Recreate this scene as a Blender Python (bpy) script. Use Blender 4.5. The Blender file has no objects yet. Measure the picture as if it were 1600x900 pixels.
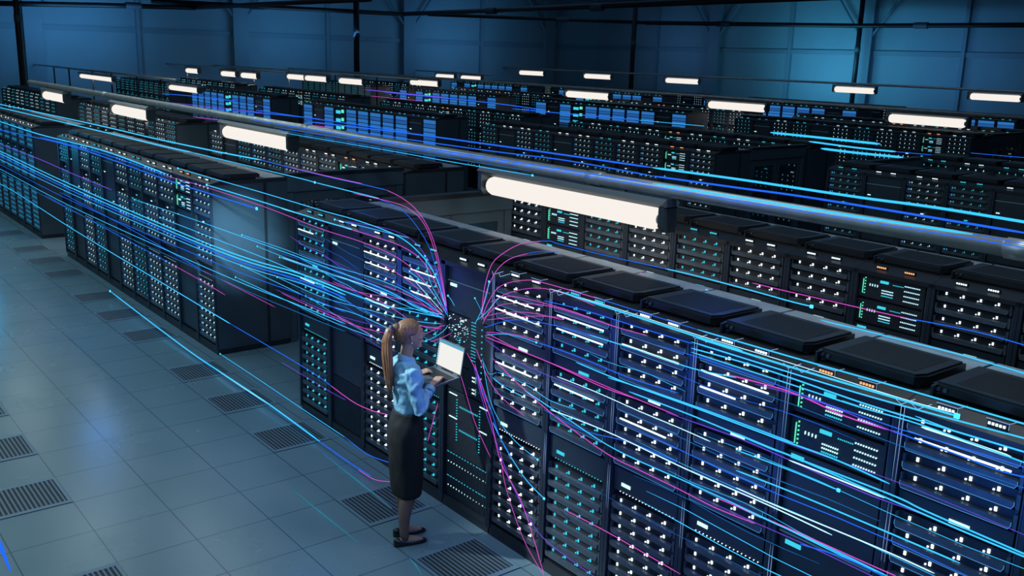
import bpy, math, random
from mathutils import Vector, Matrix
random.seed(7)
PI = math.pi
sc = bpy.context.scene
COL = sc.collection

# ---------------------------------------------------------------- camera
F_PX = 1500.0
YAW, PITCH, ROLL = 0.89526702, 0.23862191, 0.03
CAM = Vector((7.40652927, -4.27404139, 3.74925894))
cy, sy, cp, sp = math.cos(YAW), math.sin(YAW), math.cos(PITCH), math.sin(PITCH)
FW = Vector((-sy * cp, cy * cp, -sp)); RT = Vector((cy, sy, 0)); UP = RT.cross(FW)
c_, s_ = math.cos(ROLL), math.sin(ROLL)
RT, UP = c_ * RT + s_ * UP, -s_ * RT + c_ * UP
cam = bpy.data.cameras.new('camera'); cam.lens = F_PX * 36.0 / 1600.0; cam.sensor_width = 36.0
cam.clip_start = 0.05; cam.clip_end = 300
camo = bpy.data.objects.new('camera', cam); COL.objects.link(camo)
M = Matrix((RT, UP, -FW)).transposed().to_4x4(); M.translation = CAM
camo.matrix_world = M
sc.camera = camo
cam.dof.use_dof = False

def at(px, py, axis, val):
    """point where the sight line of photo pixel (px, py) meets the plane axis = val"""
    d = FW + (px - 800) / F_PX * RT - (py - 450) / F_PX * UP
    t = (val - CAM[axis]) / d[axis]
    return CAM + t * d

# ---------------------------------------------------------------- world, exposure, lights
w = bpy.data.worlds.new('World'); sc.world = w; w.use_nodes = True
w.node_tree.nodes['Background'].inputs[0].default_value = (0.02, 0.06, 0.12, 1)
w.node_tree.nodes['Background'].inputs[1].default_value = 0.25
sc.view_settings.view_transform = 'Standard'; sc.view_settings.look = 'None'
sc.view_settings.gamma = 1; sc.view_settings.use_curve_mapping = False
sc.view_settings.exposure = 0.0
sc.cycles.max_bounces = 5; sc.cycles.diffuse_bounces = 3; sc.cycles.glossy_bounces = 3
sc.cycles.use_denoising = True

def lamp(name, kind, loc, rot, energy, color, size=None, size_y=None, spot=None):
    l = bpy.data.lights.new(name, kind); l.energy = energy; l.color = color
    if kind == 'AREA':
        l.shape = 'RECTANGLE'; l.size = size; l.size_y = size_y or size
    elif size is not None: l.shadow_soft_size = size
    if spot: l.spot_size = spot; l.spot_blend = 1.0
    o = bpy.data.objects.new(name, l); COL.objects.link(o)
    o.location = loc; o.rotation_euler = rot
    return o
# ceiling panels over the corridor and the pods
lamp('ceiling_panel_light', 'AREA', (-8, -2.6, 7.4), (0, 0, 0), 520, (0.56, 0.86, 1.0), 34, 1.6)
lamp('ceiling_panel_light', 'AREA', (-14, 12, 7.4), (0, 0, 0), 230, (0.30, 0.58, 1.0), 40, 12)
lamp('ceiling_panel_light', 'AREA', (-22, 30, 7.4), (0, 0, 0), 300, (0.30, 0.58, 1.0), 36, 14)
# wall washers
for loc, rot, e, c in (
        ((-24.5, 40.0, 3.0), (PI * .62, 0, 0), 230, (0.12, 0.62, 1.0)),
        ((-18.0, 40.0, 3.4), (PI * .62, 0, 0), 75, (0.12, 0.45, 1.0)),
        ((-36.0, 40.5, 4.0), (PI * .62, 0, 0), 30, (0.15, 0.45, 1.0)),
        ((-40.0, 8.5, 4.2), (PI * .62, 0, PI / 2), 150, (0.12, 0.48, 1.0)),
        ((-40.0, 20.0, 4.2), (PI * .62, 0, PI / 2), 90, (0.12, 0.48, 1.0)),
        ((-40.0, 31.0, 4.2), (PI * .62, 0, PI / 2), 85, (0.12, 0.48, 1.0))):
    lamp('wall_washer_light', 'AREA', loc, rot, e, c, 5, 1.2)
# key on the woman and the racks from high behind the camera side
lamp('key_spot', 'SPOT', (-1.6, -4.0, 5.0), (Vector((1.6, -0.55, 1.35)) - Vector((-1.6, -4.0, 5.0))).to_track_quat('-Z', 'Y').to_euler(), 2100, (0.74, 0.95, 1.0), 0.10, spot=0.30)
lamp('aisle_spot', 'SPOT', (-6.5, -3.6, 5.6), (Vector((-4.6, 1.6, 1.0)) - Vector((-6.5, -3.6, 5.6))).to_track_quat('-Z', 'Y').to_euler(), 100, (0.3, 0.7, 1.0), 0.3, spot=0.8)
for loc, e in (((1.2, -5.6, 4.8), 46), ((-6.0, -5.6, 4.8), 45)):
    lamp('corridor_wall_light', 'AREA', loc, (Vector((loc[0] + .8, 0, 1.2)) - Vector(loc)).to_track_quat('-Z', 'Y').to_euler(), e, (0.5, 0.8, 1.0), 5, .5)
lamp('pod_downlight', 'AREA', (4.4, 1.6, 6.4), (0, 0, 0), 85, (0.78, 0.92, 1.0), 2.2, .5)
lamp('pod_downlight', 'AREA', (-9.5, 2.0, 6.4), (0, 0, 0), 40, (0.7, 0.9, 1.0), 4, .5)
lamp('side_panel_reflection_spot', 'SPOT', (0.2, -1.3, 2.9), (Vector((-3.75, .30, 1.45)) - Vector((0.2, -1.3, 2.9))).to_track_quat('-Z', 'Y').to_euler(), 2600, (0.35, 0.75, 1.0), 0.1, spot=0.30)  # added spot; its soft pool stands in for a glossy reflection
# three small downlights over the corridor that mirror in the floor tiles
def mirror_spot(px, py, e):
    P_ = at(px, py, 2, 0); d = (P_ - CAM); t = 7.2 / -d.z; L_ = Vector((P_.x + d.x * t, P_.y + d.y * t, 7.2))
    lamp('corridor_downlight', 'AREA', L_, (0, 0, 0), e, (0.75, 0.97, 1.0), 1.0, 1.0)
mirror_spot(150, 855, 45); mirror_spot(40, 655, 55); mirror_spot(165, 628, 45)
# unseen point lamps added to stand in for the trails' glow on the racks
for x, y, z, e, c in ((-0.2, -0.6, 1.7, 11, (0.05, 0.14, 1)), (2.4, -0.6, 1.8, 8, (0.05, 0.11, 1)),
                      (3.5, -0.6, 1.7, 9, (0.03, 0.12, 1)), (5.4, -0.7, 1.75, 11, (0.02, 0.18, 1)), (3.9, -0.6, 1.2, 6, (0.04, 0.13, 1)),
                      (-5.5, -1.0, 1.5, 9, (0.02, 0.25, 1)), (-13.5, -0.9, 1.7, 14, (0.02, 0.5, 1)),
                      (-1.4, 0.6, 2.9, 6, (0.03, 0.16, 1)), (3.0, 1.2, 2.9, 4, (0.02, 0.14, 1))):
    lamp('trail_glow_fill', 'POINT', (x, y, z), (0, 0, 0), e, c, 0.25)

# ---------------------------------------------------------------- materials
def mat(name, col, rough=0.5, metal=0.0, emit=None, es=0.0, spec=0.5, noise=0.0, nscale=8.0, bump=0.0, stretch=(1, 1, 1), alpha=None):
    m = bpy.data.materials.new(name); m.use_nodes = True
    nt = m.node_tree; b = nt.nodes['Principled BSDF']
    b.inputs['Base Color'].default_value = (*col, 1); b.inputs['Roughness'].default_value = rough
    b.inputs['Metallic'].default_value = metal; b.inputs['Specular IOR Level'].default_value = spec
    if emit: b.inputs['Emission Color'].default_value = (*emit, 1); b.inputs['Emission Strength'].default_value = es
    if alpha is not None: b.inputs['Alpha'].default_value = alpha
    if noise or bump:
        tc = nt.nodes.new('ShaderNodeTexCoord'); mp = nt.nodes.new('ShaderNodeMapping'); mp.inputs['Scale'].default_value = stretch
        nz = nt.nodes.new('ShaderNodeTexNoise'); nz.inputs['Scale'].default_value = nscale; nz.inputs['Detail'].default_value = 4
        nt.links.new(tc.outputs['Object'], mp.inputs[0]); nt.links.new(mp.outputs[0], nz.inputs['Vector'])
        if noise:
            r = nt.nodes.new('ShaderNodeValToRGB')
            r.color_ramp.elements[0].position = .3; r.color_ramp.elements[1].position = .7
            r.color_ramp.elements[0].color = (*[max(0, v * (1 - noise)) for v in col], 1)
            r.color_ramp.elements[1].color = (*[min(1, v * (1 + noise)) for v in col], 1)
            nt.links.new(nz.outputs['Fac'], r.inputs[0]); nt.links.new(r.outputs[0], b.inputs['Base Color'])
        if bump:
            bp = nt.nodes.new('ShaderNodeBump'); bp.inputs['Strength'].default_value = bump; bp.inputs['Distance'].default_value = 0.01
            nt.links.new(nz.outputs['Fac'], bp.inputs['Height']); nt.links.new(bp.outputs[0], b.inputs['Normal'])
    return m
def emis(name, col, s):
    return mat(name, (0.0, 0.0, 0.0), 0.6, emit=col, es=s, spec=0.1)

CAB = mat('cabinet_black', (0.016, 0.019, 0.026), 0.42, noise=.25, nscale=3)
CABSIDE = mat('cabinet_side_panel', (0.055, 0.075, 0.095), 0.33, noise=.15, nscale=2)
POST = mat('post_metal', (0.05, 0.065, 0.09), 0.35, metal=.5)
UNIT = mat('server_face', (0.018, 0.022, 0.03), 0.45, noise=.3, nscale=30)
LIP = mat('server_tray', (0.085, 0.105, 0.13), 0.38, metal=.2, noise=.15, nscale=20)
BLANK = mat('blank_panel', (0.028, 0.04, 0.056), 0.4, noise=.1, nscale=4)
BOXM = mat('fan_box_shell', (0.014, 0.016, 0.021), 0.33, noise=.2, nscale=6)
GRILL = mat('fan_grille', (0.012, 0.014, 0.018), 0.45)
TRAY = mat('cable_tray_metal', (0.34, 0.37, 0.40), 0.4, metal=.3, noise=.2, nscale=6)
KNOB = mat('knob_metal', (0.12, 0.14, 0.17), 0.3, metal=.7)
WLED = emis('white_led', (0.80, 0.95, 1.0), 1.7)
CLED = emis('cyan_led', (0.04, 0.55, 0.72), 1.2)
GLED = emis('green_led', (0.12, 0.85, 0.55), 1.1)
OLED = emis('orange_led', (1.0, 0.42, 0.16), 1.3)
BLED = emis('blue_led', (0.05, 0.28, 0.75), 0.8)
LABEL = emis('status_label', (0.62, 1.0, 1.0), 1.2)
LINE = mat('panel_seam', (0.10, 0.17, 0.2), 0.4, emit=(0.05, 0.13, 0.16), es=.35)
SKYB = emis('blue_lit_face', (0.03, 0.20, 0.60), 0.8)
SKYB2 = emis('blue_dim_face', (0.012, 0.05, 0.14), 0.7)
WLED2 = emis('white_led_small', (0.46, 0.80, 0.92), 1.5); CLED2 = emis('cyan_led_small', (0.04, 0.46, 0.62), 1.35)
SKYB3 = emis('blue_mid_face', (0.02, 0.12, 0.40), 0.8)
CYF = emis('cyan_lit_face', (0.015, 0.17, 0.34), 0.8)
BAR = emis('white_highlight_bar', (0.65, 0.85, 1.0), 1.8)
TUBE = emis('lamp_tube', (0.90, 0.84, 0.78), 1.05)
HOUS = mat('lamp_housing', (0.22, 0.24, 0.26), 0.4, metal=.4)
CAP = mat('lamp_end_cap', (0.10, 0.12, 0.14), 0.3, metal=.5)
PIPE = mat('rail_pipe_steel', (0.60, 0.58, 0.55), 0.36, metal=.6, noise=.15, nscale=5)
DARKP = mat('dark_steel', (0.012, 0.013, 0.016), 0.45, metal=.3)
JOINT = mat('joint_steel', (0.045, 0.06, 0.08), 0.6)
GLASS = mat('door_glass', (0.02, 0.05, 0.08), 0.12, alpha=.55)
DFRAME = mat('door_frame', (0.085, 0.12, 0.15), 0.35, metal=.2)
PATCHD = mat('grille_dark', (0.012, 0.018, 0.024), 0.6)
SLAT = mat('grille_slat', (0.16, 0.21, 0.25), 0.45, metal=.2)
TILEF = mat('vent_tile_frame', (0.17, 0.25, 0.31), 0.4)

# ---------------------------------------------------------------- mesh builder
class MB:
    def __init__(s): s.v = []; s.f = []; s.m = []
    def add(s, vs, fs, m=0):
        b = len(s.v); s.v += [tuple(p) for p in vs]; s.f += [tuple(b + i for i in f) for f in fs]; s.m += [m] * len(fs)
    def box(s, x0, y0, z0, x1, y1, z1, m=0):
        s.add([(x0, y0, z0), (x1, y0, z0), (x1, y1, z0), (x0, y1, z0), (x0, y0, z1), (x1, y0, z1), (x1, y1, z1), (x0, y1, z1)],
              [(0, 3, 2, 1), (4, 5, 6, 7), (0, 1, 5, 4), (1, 2, 6, 5), (2, 3, 7, 6), (3, 0, 4, 7)], m)
    def quadf(s, x0, z0, x1, z1, y, m=0, t=.002):     # thin raised plate on a front
        s.box(x0, y - t, z0, x1, y, z1, m)
    def prism(s, poly, a, b, axis=2, m=0):
        n = len(poly)
        def P(u, w_, h):
            return {2: (u, w_, h), 1: (u, h, w_), 0: (h, u, w_)}[axis]
        vs = [P(u, v, a) for u, v in poly] + [P(u, v, b) for u, v in poly]
        fs = [tuple(range(n))[::-1], tuple(range(n, 2 * n))] + [(i, (i + 1) % n, n + (i + 1) % n, n + i) for i in range(n)]
        s.add(vs, fs, m)
    def tube(s, pts, r, n=8, m=0, caps=True):
        pts = [Vector(p) for p in pts]; rs = r if isinstance(r, (list, tuple)) else [r] * len(pts)
        rings = []; prev = None
        for i, p in enumerate(pts):
            d = (pts[min(i + 1, len(pts) - 1)] - pts[max(i - 1, 0)]).normalized()
            if prev is None:
                a = Vector((0, 0, 1)) if abs(d.z) < .9 else Vector((1, 0, 0)); u = d.cross(a).normalized()
            else: u = (prev - d * prev.dot(d)).normalized()
            prev = u; v = d.cross(u)
            R = rs[i] if isinstance(rs[i], (list, tuple)) else (rs[i], rs[i])
            rings.append([p + u * math.cos(k * 2 * PI / n) * R[0] + v * math.sin(k * 2 * PI / n) * R[1] for k in range(n)])
        s.rings(rings, m, caps)
    def rings(s, rings, m=0, caps=True):
        n = len(rings[0]); vs = [q for r in rings for q in r]; fs = []
        for i in range(len(rings) - 1):
            for k in range(n): fs.append((i * n + k, i * n + (k + 1) % n, (i + 1) * n + (k + 1) % n, (i + 1) * n + k))
        if caps: fs += [tuple(range(n))[::-1], tuple((len(rings) - 1) * n + k for k in range(n))]
        s.add(vs, fs, m)
    def ell(s, rows, n=20, m=0):
        """stack of ellipses: (cx, cy, z, rx, ry)"""
        s.rings([[(cx + rx * math.cos(k * 2 * PI / n), cyy + ry * math.sin(k * 2 * PI / n), z) for k in range(n)] for cx, cyy, z, rx, ry in rows], m)
    def sphere(s, c, r, n=12, m=0):
        r = r if isinstance(r, tuple) else (r, r, r); rows = []
        for i in range(1, n): 
            a = PI * i / n; rows.append([(c[0] + r[0] * math.sin(a) * math.cos(k * PI / n), c[1] + r[1] * math.sin(a) * math.sin(k * PI / n), c[2] - r[2] * math.cos(a)) for k in range(2 * n)])
        s.rings(rows, m)
    def mesh(s, name, mats, smooth=False):
        me = bpy.data.meshes.new(name); me.from_pydata(s.v, [], s.f)
        for mm in (mats if isinstance(mats, (list, tuple)) else [mats]): me.materials.append(mm)
        me.polygons.foreach_set('material_index', s.m)
        if smooth: me.polygons.foreach_set('use_smooth', [True] * len(s.f))
        me.update(); return me
    def build(s, name, mats, parent=None, smooth=False, bevel=0):
        o = bpy.data.objects.new(name, s.mesh(name, mats, smooth)); COL.objects.link(o)
        if parent: o.parent = parent
        if bevel:
            b = o.modifiers.new('bevel', 'BEVEL'); b.width = bevel; b.segments = 2; b.limit_method = 'ANGLE'
        return o
def tag(o, label=None, cat=None, group=None, kind=None):
    for k, v in (('label', label), ('category', cat), ('group', group), ('kind', kind)):
        if v: o[k] = v
    return o
def empty(name, loc=(0, 0, 0), rz=0):
    o = bpy.data.objects.new(name, None); o.empty_display_size = .1; COL.objects.link(o)
    o.location = loc; o.rotation_euler = (0, 0, rz); return o
def copy_tree(o, parent=None):
    c = o.copy(); COL.objects.link(c); c.parent = parent
    for ch in list(o.children): copy_tree(ch, c)
    return c
def struct(o): o['kind'] = 'structure'; return o

# ---------------------------------------------------------------- room
XA, YB, XE, YF, HC = -44.0, 44.0, 16.0, -14.0, 8.4
def floor_mat():
    m = mat('floor_tiles', (0.16, 0.24, 0.30), 0.34)
    nt = m.node_tree; b = nt.nodes['Principled BSDF']; N = nt.nodes.new; L = nt.links.new
    tc = N('ShaderNodeTexCoord'); sep = N('ShaderNodeSeparateXYZ'); L(tc.outputs['Object'], sep.inputs[0])
    def seam(out, off):
        a = N('ShaderNodeMath'); a.operation = 'ADD'; a.inputs[1].default_value = off + 600; L(out, a.inputs[0])
        d = N('ShaderNodeMath'); d.operation = 'DIVIDE'; d.inputs[1].default_value = .6; L(a.outputs[0], d.inputs[0])
        f = N('ShaderNodeMath'); f.operation = 'FRACT'; L(d.outputs[0], f.inputs[0])
        s = N('ShaderNodeMath'); s.operation = 'SUBTRACT'; s.inputs[1].default_value = .5; L(f.outputs[0], s.inputs[0])
        ab = N('ShaderNodeMath'); ab.operation = 'ABSOLUTE'; L(s.outputs[0], ab.inputs[0])
        g = N('ShaderNodeMath'); g.operation = 'GREATER_THAN'; g.inputs[1].default_value = .4925; L(ab.outputs[0], g.inputs[0])
        fl = N('ShaderNodeMath'); fl.operation = 'FLOOR'; L(d.outputs[0], fl.inputs[0])
        return g, fl
    gx, fx = seam(sep.outputs[0], 0); gy, fy = seam(sep.outputs[1], 0.094)
    mx = N('ShaderNodeMath'); mx.operation = 'MAXIMUM'; L(gx.outputs[0], mx.inputs[0]); L(gy.outputs[0], mx.inputs[1])
    cmb = N('ShaderNodeCombineXYZ'); L(fx.outputs[0], cmb.inputs[0]); L(fy.outputs[0], cmb.inputs[1])
    wn = N('ShaderNodeTexWhiteNoise'); wn.noise_dimensions = '3D'; L(cmb.outputs[0], wn.inputs['Vector'])
    nz = N('ShaderNodeTexNoise'); nz.inputs['Scale'].default_value = 1.6; nz.inputs['Detail'].default_value = 6; L(tc.outputs['Object'], nz.inputs['Vector'])
    r = N('ShaderNodeValToRGB'); r.color_ramp.elements[0].color = (0.155, 0.235, 0.265, 1); r.color_ramp.elements[1].color = (0.18, 0.265, 0.295, 1)
    ad = N('ShaderNodeMath'); ad.operation = 'MULTIPLY_ADD'; ad.inputs[1].default_value = .3; L(wn.outputs['Value'], ad.inputs[0]); L(nz.outputs['Fac'], ad.inputs[2])
    L(ad.outputs[0], r.inputs[0])
    mixc = N('ShaderNodeMix'); mixc.data_type = 'RGBA'; L(mx.outputs[0], mixc.inputs['Factor']); L(r.outputs[0], mixc.inputs['A'])
    mixc.inputs['B'].default_value = (0.05, 0.085, 0.11, 1); L(mixc.outputs['Result'], b.inputs['Base Color'])
    mr = N('ShaderNodeMapRange'); mr.inputs['To Min'].default_value = .20; mr.inputs['To Max'].default_value = .32; L(nz.outputs['Fac'], mr.inputs['Value'])
    L(mr.outputs[0], b.inputs['Roughness'])
    return m
f = MB(); f.box(XA, YF, -.1, XE, YB, 0); struct(f.build('floor', floor_mat()))
WALL = mat('wall_panel', (0.20, 0.29, 0.34), 0.7, noise=.06, nscale=.4)
CEIL = mat('ceiling_paint', (0.05, 0.07, 0.09), 0.8)
GIRT = mat('wall_girt', (0.15, 0.22, 0.27), 0.6)
f = MB(); f.box(XA - .2, YF, 0, XA, YB, HC); struct(f.build('wall_left', WALL))
f = MB(); f.box(XA, YB, 0, XE, YB + .2, HC); struct(f.build('wall_back', WALL))
f = MB(); f.box(XE, YF, 0, XE + .2, YB, HC); struct(f.build('wall_right', WALL))
f = MB(); f.box(XA, YF - .2, 0, XE, YF, HC); struct(f.build('wall_front', WALL))
f = MB(); f.box(XA, YF, HC, XE, YB, HC + .1); struct(f.build('ceiling', CEIL))
# girts: long rails on the walls; columns with knee braces
n = 1
f = MB(); f.box(XA, YF, 4.25, XA + .12, YB - .05, 4.5); f.box(XA, YF, 7.3, XA + .12, YB - .05, 7.5); struct(f.build('trim_%d' % n, GIRT)); n += 1
f = MB(); f.box(XA, YB - .12, 4.25, XE, YB, 4.5); f.box(XA, YB - .12, 7.3, XE, YB, 7.5); struct(f.build('trim_%d' % n, GIRT)); n += 1
for k, Y in enumerate((7.1, 12.05, 17.4, 22.7, 28.1, 33.7, 39.3)):
    f = MB()
    if k % 2 == 0:
        f.box(XA, Y - .32, 0, XA + .35, Y + .32, HC); f.box(XA + .35, Y - .42, 0, XA + .40, Y + .42, HC)
        for sgn in (-1, 1): f.tube([(XA + .3, Y + sgn * .3, 5.2), (XA + .3, Y + sgn * 1.9, 7.3)], .07, 6)
    else: f.box(XA, Y - .1, 0, XA + .2, Y + .1, HC)
    struct(f.build('trim_%d' % n, GIRT)); n += 1
for X, main in ((-38.1, 0), (-33.1, 1), (-27.6, 0), (-22.7, 1), (-17.3, 0), (-12.0, 1), (-6.5, 0)):
    f = MB()
    if main:
        f.box(X - .32, YB - .35, 0, X + .32, YB, HC); f.box(X - .42, YB - .40, 0, X + .42, YB - .35, HC)
        for sgn in (-1, 1): f.tube([(X + sgn * .3, YB - .3, 5.2), (X + sgn * 1.9, YB - .3, 7.3)], .07, 6)
    else: f.box(X - .1, YB - .2, 0, X + .1, YB, HC)
    struct(f.build('trim_%d' % n, GIRT)); n += 1

# dark service pipes under the roof, and the poles that carry them
def service_pipe(pts, label, r=.12, joints=()):
    e = MB(); e.tube(pts, r, 10); o = e.build('service_pipe', DARKP, smooth=True); tag(o, label, 'pipe')
    for p, d in joints:
        j = MB(); a = Vector(p); dd = Vector(d) * .35; j.tube([a - dd, a + dd], r * 1.35, 10); j.build('pipe_joint', JOINT, o)
    return o
ZP = 5.75
service_pipe([at(-15, 5, 0, -41), at(150, 8, 0, -41), at(305, 12, 0, -41)], 'dark service pipe crossing the upper left corner of the left wall', joints=[(at(208, 9, 0, -41), (0, 1, 0))])
a = at(305, 12, 0, -41); service_pipe([a, (-24, a.y, a.z)], 'blue-grey service pipe running from the upper left towards the top edge', .10)
service_pipe([(-41.5, 12, ZP), (-40, 25.3, ZP)], 'dark service pipe passing the thick pole near the top centre', joints=[((-41, 17.2, ZP), (.1, 1, 0))])
service_pipe([(-39.8, 25.3, ZP), (-8, 23.3, ZP + .1)], 'dark service pipe rising rightwards over the middle rows', joints=[((-31, 24.7, ZP), (1, 0, 0)), ((-23, 24.2, ZP), (1, 0, 0))])
service_pipe([(-38.5, 26, ZP), (-33, 37.5, ZP)], 'thin dark service pipe slanting down past the second pole from the right', .10, joints=[((-35.2, 32.9, ZP), (.4, 1, 0))])
service_pipe([(-33, 37.5, ZP), (-22.6, 42.6, ZP), (2, 42.8, ZP)], 'level dark service pipe along the back wall on the right', .12, joints=[((-29, 39.5, ZP), (1, .4, 0)), ((-19, 42.62, ZP), (1, 0, 0)), ((-11.5, 42.7, ZP), (1, 0, 0))])
def pole(x, y, r, label):
    e = MB(); e.tube([(x, y, 0), (x, y, HC)], r, 14); o = e.build('steel_pole', DARKP, smooth=True); tag(o, label, 'pole')
    c = MB(); c.tube([(x, y, 4.4), (x, y, 4.7)], r * 1.15, 14); c.build('pole_collar', JOINT, o, smooth=True)
pp = at(560, 18, 2, ZP)
pole(-40.0, 22.4, .16, 'thick black pole left of centre, the tallest in view')
pole(at(30, 60, 1, 4.5).x, 4.5, .11, 'black pole near the left edge behind the overhead lamp rail')
pole(-33.0, 36.5, .14, 'black pole right of centre rising beside the room corner')
pole(-22.6, 42.9, .13, 'black pole by the bright blue panel of the back wall')

# ---------------------------------------------------------------- floor vent tiles
def vent(i, Y0, label):
    X0 = i * .6
    r = empty('floor_vent_tile', (X0, Y0, 0)); tag(r, label, 'vent', 'slatted vent tiles set in the corridor floor')
    if not VT:
        a = MB(); a.box(.004, .004, 0, .596, .030, .006); a.box(.004, .57, 0, .596, .596, .006); a.box(.004, .03, 0, .05, .57, .006); a.box(.55, .03, 0, .596, .57, .006)
        b = MB(); b.box(.05, .03, 0, .55, .57, .002)
        c = MB()
        for k in range(15): y = .045 + k * .0355; c.box(.05, y, .002, .55, y + .015, .0055)
        VT.append((a.mesh('tile_frame', TILEF), b.mesh('vent_recess', PATCHD), c.mesh('slats', SLAT)))
    for me, nm in zip(VT[0], ('tile_frame', 'vent_recess', 'slats')):
        o = bpy.data.objects.new(nm, me); COL.objects.link(o); o.parent = r
VT = []
ordw = ['first', 'second', 'third', 'fourth', 'fifth', 'sixth', 'seventh', 'eighth', 'ninth', 'tenth', 'eleventh', 'twelfth', 'thirteenth', 'fourteenth']
for k, i in enumerate((3, 1, -2, -4, -6, -9, -11, -13, -16, -18, -20, -23)):
    lab = {0: 'slatted floor vent at the bottom edge, in front of the near racks', 1: 'slatted floor vent right behind the feet of the woman'}.get(
        k, 'dark slatted floor vent, %s beyond the woman along the rack fronts' % ordw[k - 2])
    vent(i, -.694, lab)
for k, i in enumerate((1, -2, -4, -6)):
    vent(i, -3.094, 'slatted floor vent at the left side of the corridor, %s from the camera' % ordw[k])

# ---------------------------------------------------------------- racks
RW, RH, RD = .66, 2.16, 1.0
# mats order shared by every rack mesh
RM = [CAB, POST, UNIT, LIP, BLANK, CABSIDE, BOXM, GRILL, TRAY, WLED, CLED, GLED, OLED, BLED, LABEL, LINE, SKYB, SKYB2, CYF, KNOB, SKYB3, WLED2, CLED2]
I = {n_: i for i, n_ in enumerate(['CAB', 'POST', 'UNIT', 'LIP', 'BLANK', 'SIDE', 'BOX', 'GRILL', 'TRAY', 'W', 'C', 'G', 'O', 'BL', 'LABEL', 'LINE', 'SKYB', 'SKYB2', 'CYF', 'KNOB', 'SKYB3', 'W2', 'C2'])}
def g_cab(b, near=True):
    b.box(.006, .02, 0, .654, .97, .07, I['CAB'])                 # plinth
    b.box(0.002, .03, .07, .02, .68, 2.12, I['SIDE']); b.box(.64, .03, .07, .658, .68, 2.12, I['SIDE'])
    b.box(0.004, .68, .07, .02, .72, 2.12, I['CAB']); b.box(.64, .68, .07, .656, .72, 2.12, I['CAB'])
    b.box(0.002, .72, .07, .02, 1.0, 2.12, I['SIDE']); b.box(.64, .72, .07, .658, 1.0, 2.12, I['SIDE'])
    b.box(.02, .98, .07, .64, 1.0, 2.12, I['CAB'])
    for x in (.002, .632): b.box(x, 0, .07, x + .026, .03, 2.13, I['POST'])
    b.box(.028, .075, .07, .632, .09, 2.12, I['CAB'])             # recess back
    b.box(.585, .035, .1, .60, .075, 2.1, I['POST']); b.box(.61, .03, .1, .618, .075, 2.1, I['LIP'])
    b.box(.028, .01, .07, .632, .075, .11, I['CAB'])
    b.prism([(0, 2.10), (0, 2.135), (.13, 2.17), (1.0, 2.17), (1.0, 2.12), (.02, 2.12)], .002, .658, 0, I['CAB'])
    if near: b.box(.01, .70, 2.17, .65, .97, 2.180, I['TRAY'])
    else: b.box(.03, .76, 2.17, .63, .96, 2.18, I['GRILL'])
def g_box(b, near=True):                                          # fan box on the roof
    b.box(.10, .24, 2.17, .62, .60, 2.20, I['GRILL'])
    b.prism([(.05, .19), (.61, .19), (.65, .26), (.65, .64), (.05, .64)], 2.19, 2.232, 2, I['BOX'])
    b.prism([(.065, .205), (.605, .205), (.635, .27), (.635, .625), (.065, .625)], 2.232, 2.243, 2, I['BOX'])
    if near:
        for k in range(19): y = .25 + k * .018; b.box(.14, y, 2.243, .58, y + .010, 2.245, I['GRILL'])
    else: b.box(.14, .27, 2.243, .58, .58, 2.245, I['GRILL'])
def g_knob(b):
    b.box(.06, .15, 2.172, .075, .19, 2.23, I['BOX'])
    b.tube([(.085, .175, 2.212), (.085, .195, 2.212)], .010, 8, I['KNOB']); b.tube([(.12, .175, 2.212), (.12, .195, 2.212)], .010, 8, I['KNOB'])
def g_ports(b, col, sz=.006, xs=(.16, .40)):
    for x0 in xs:
        b.box(x0 - .006, .055, 2.150, x0 + .086, .075, 2.182, I['GRILL'])
        for k in range(5): b.box(x0 + k * .017, .050, 2.162, x0 + k * .017 + sz + .004, .056, 2.162 + sz + .006, I[col])
def g_server(b, z, h=.088):                                       # face with protruding chamfered tray
    b.box(.04, .045, z, .58, .075, z + h, I['UNIT'])
    b.prism([(.05, z + .004), (.575, z + .004), (.585, z + .022), (.585, z + .040), (.042, z + .040), (.042, z + .022)], .012, .06, 1, I['LIP'])
    b.box(.588, .02, z + .004, .606, .05, z + h - .012, I['LIP'])
    b.box(.034, .02, z + .03, .046, .05, z + h - .006, I['LIP'])
def g_leds(b, z, col, s=1.0, triad=True):
    for k in range(4):
        x = .095 + k * .132
        b.box(x, .038, z + .052, x + .012 * s, .046, z + .052 + .009 * s, I[col]); b.box(x, .038, z + .0635, x + .012 * s, .046, z + .0635 + .009 * s, I[col])
        if k and triad: b.box(x - .020, .038, z + .048, x - .020 + .008 * s, .046, z + .048 + .008 * s, I[col])
SECT = dict(top=[2.015, 1.915, 1.815, 1.715], mid=[1.50, 1.405, 1.31, 1.215, 1.12], low=[.80, .705, .61, .515, .42, .325, .23, .135])
def g_panel(b, z0, z1, m='BLANK'): b.box(.034, .03, z0, .60, .072, z1, I[m])
def g_status(b, col='LABEL'):
    b.box(.30, .025, 1.63, .40, .03, 1.65, I[col]); b.box(.11, .025, .975, .19, .03, .998, I[col])
def g_dots(b, z, col, n=17, x0=.10, x1=.57, s=.005):
    for k in range(n): x = x0 + (x1 - x0) * k / (n - 1); b.box(x, .024, z, x + s, .031, z + s, I[col])
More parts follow.
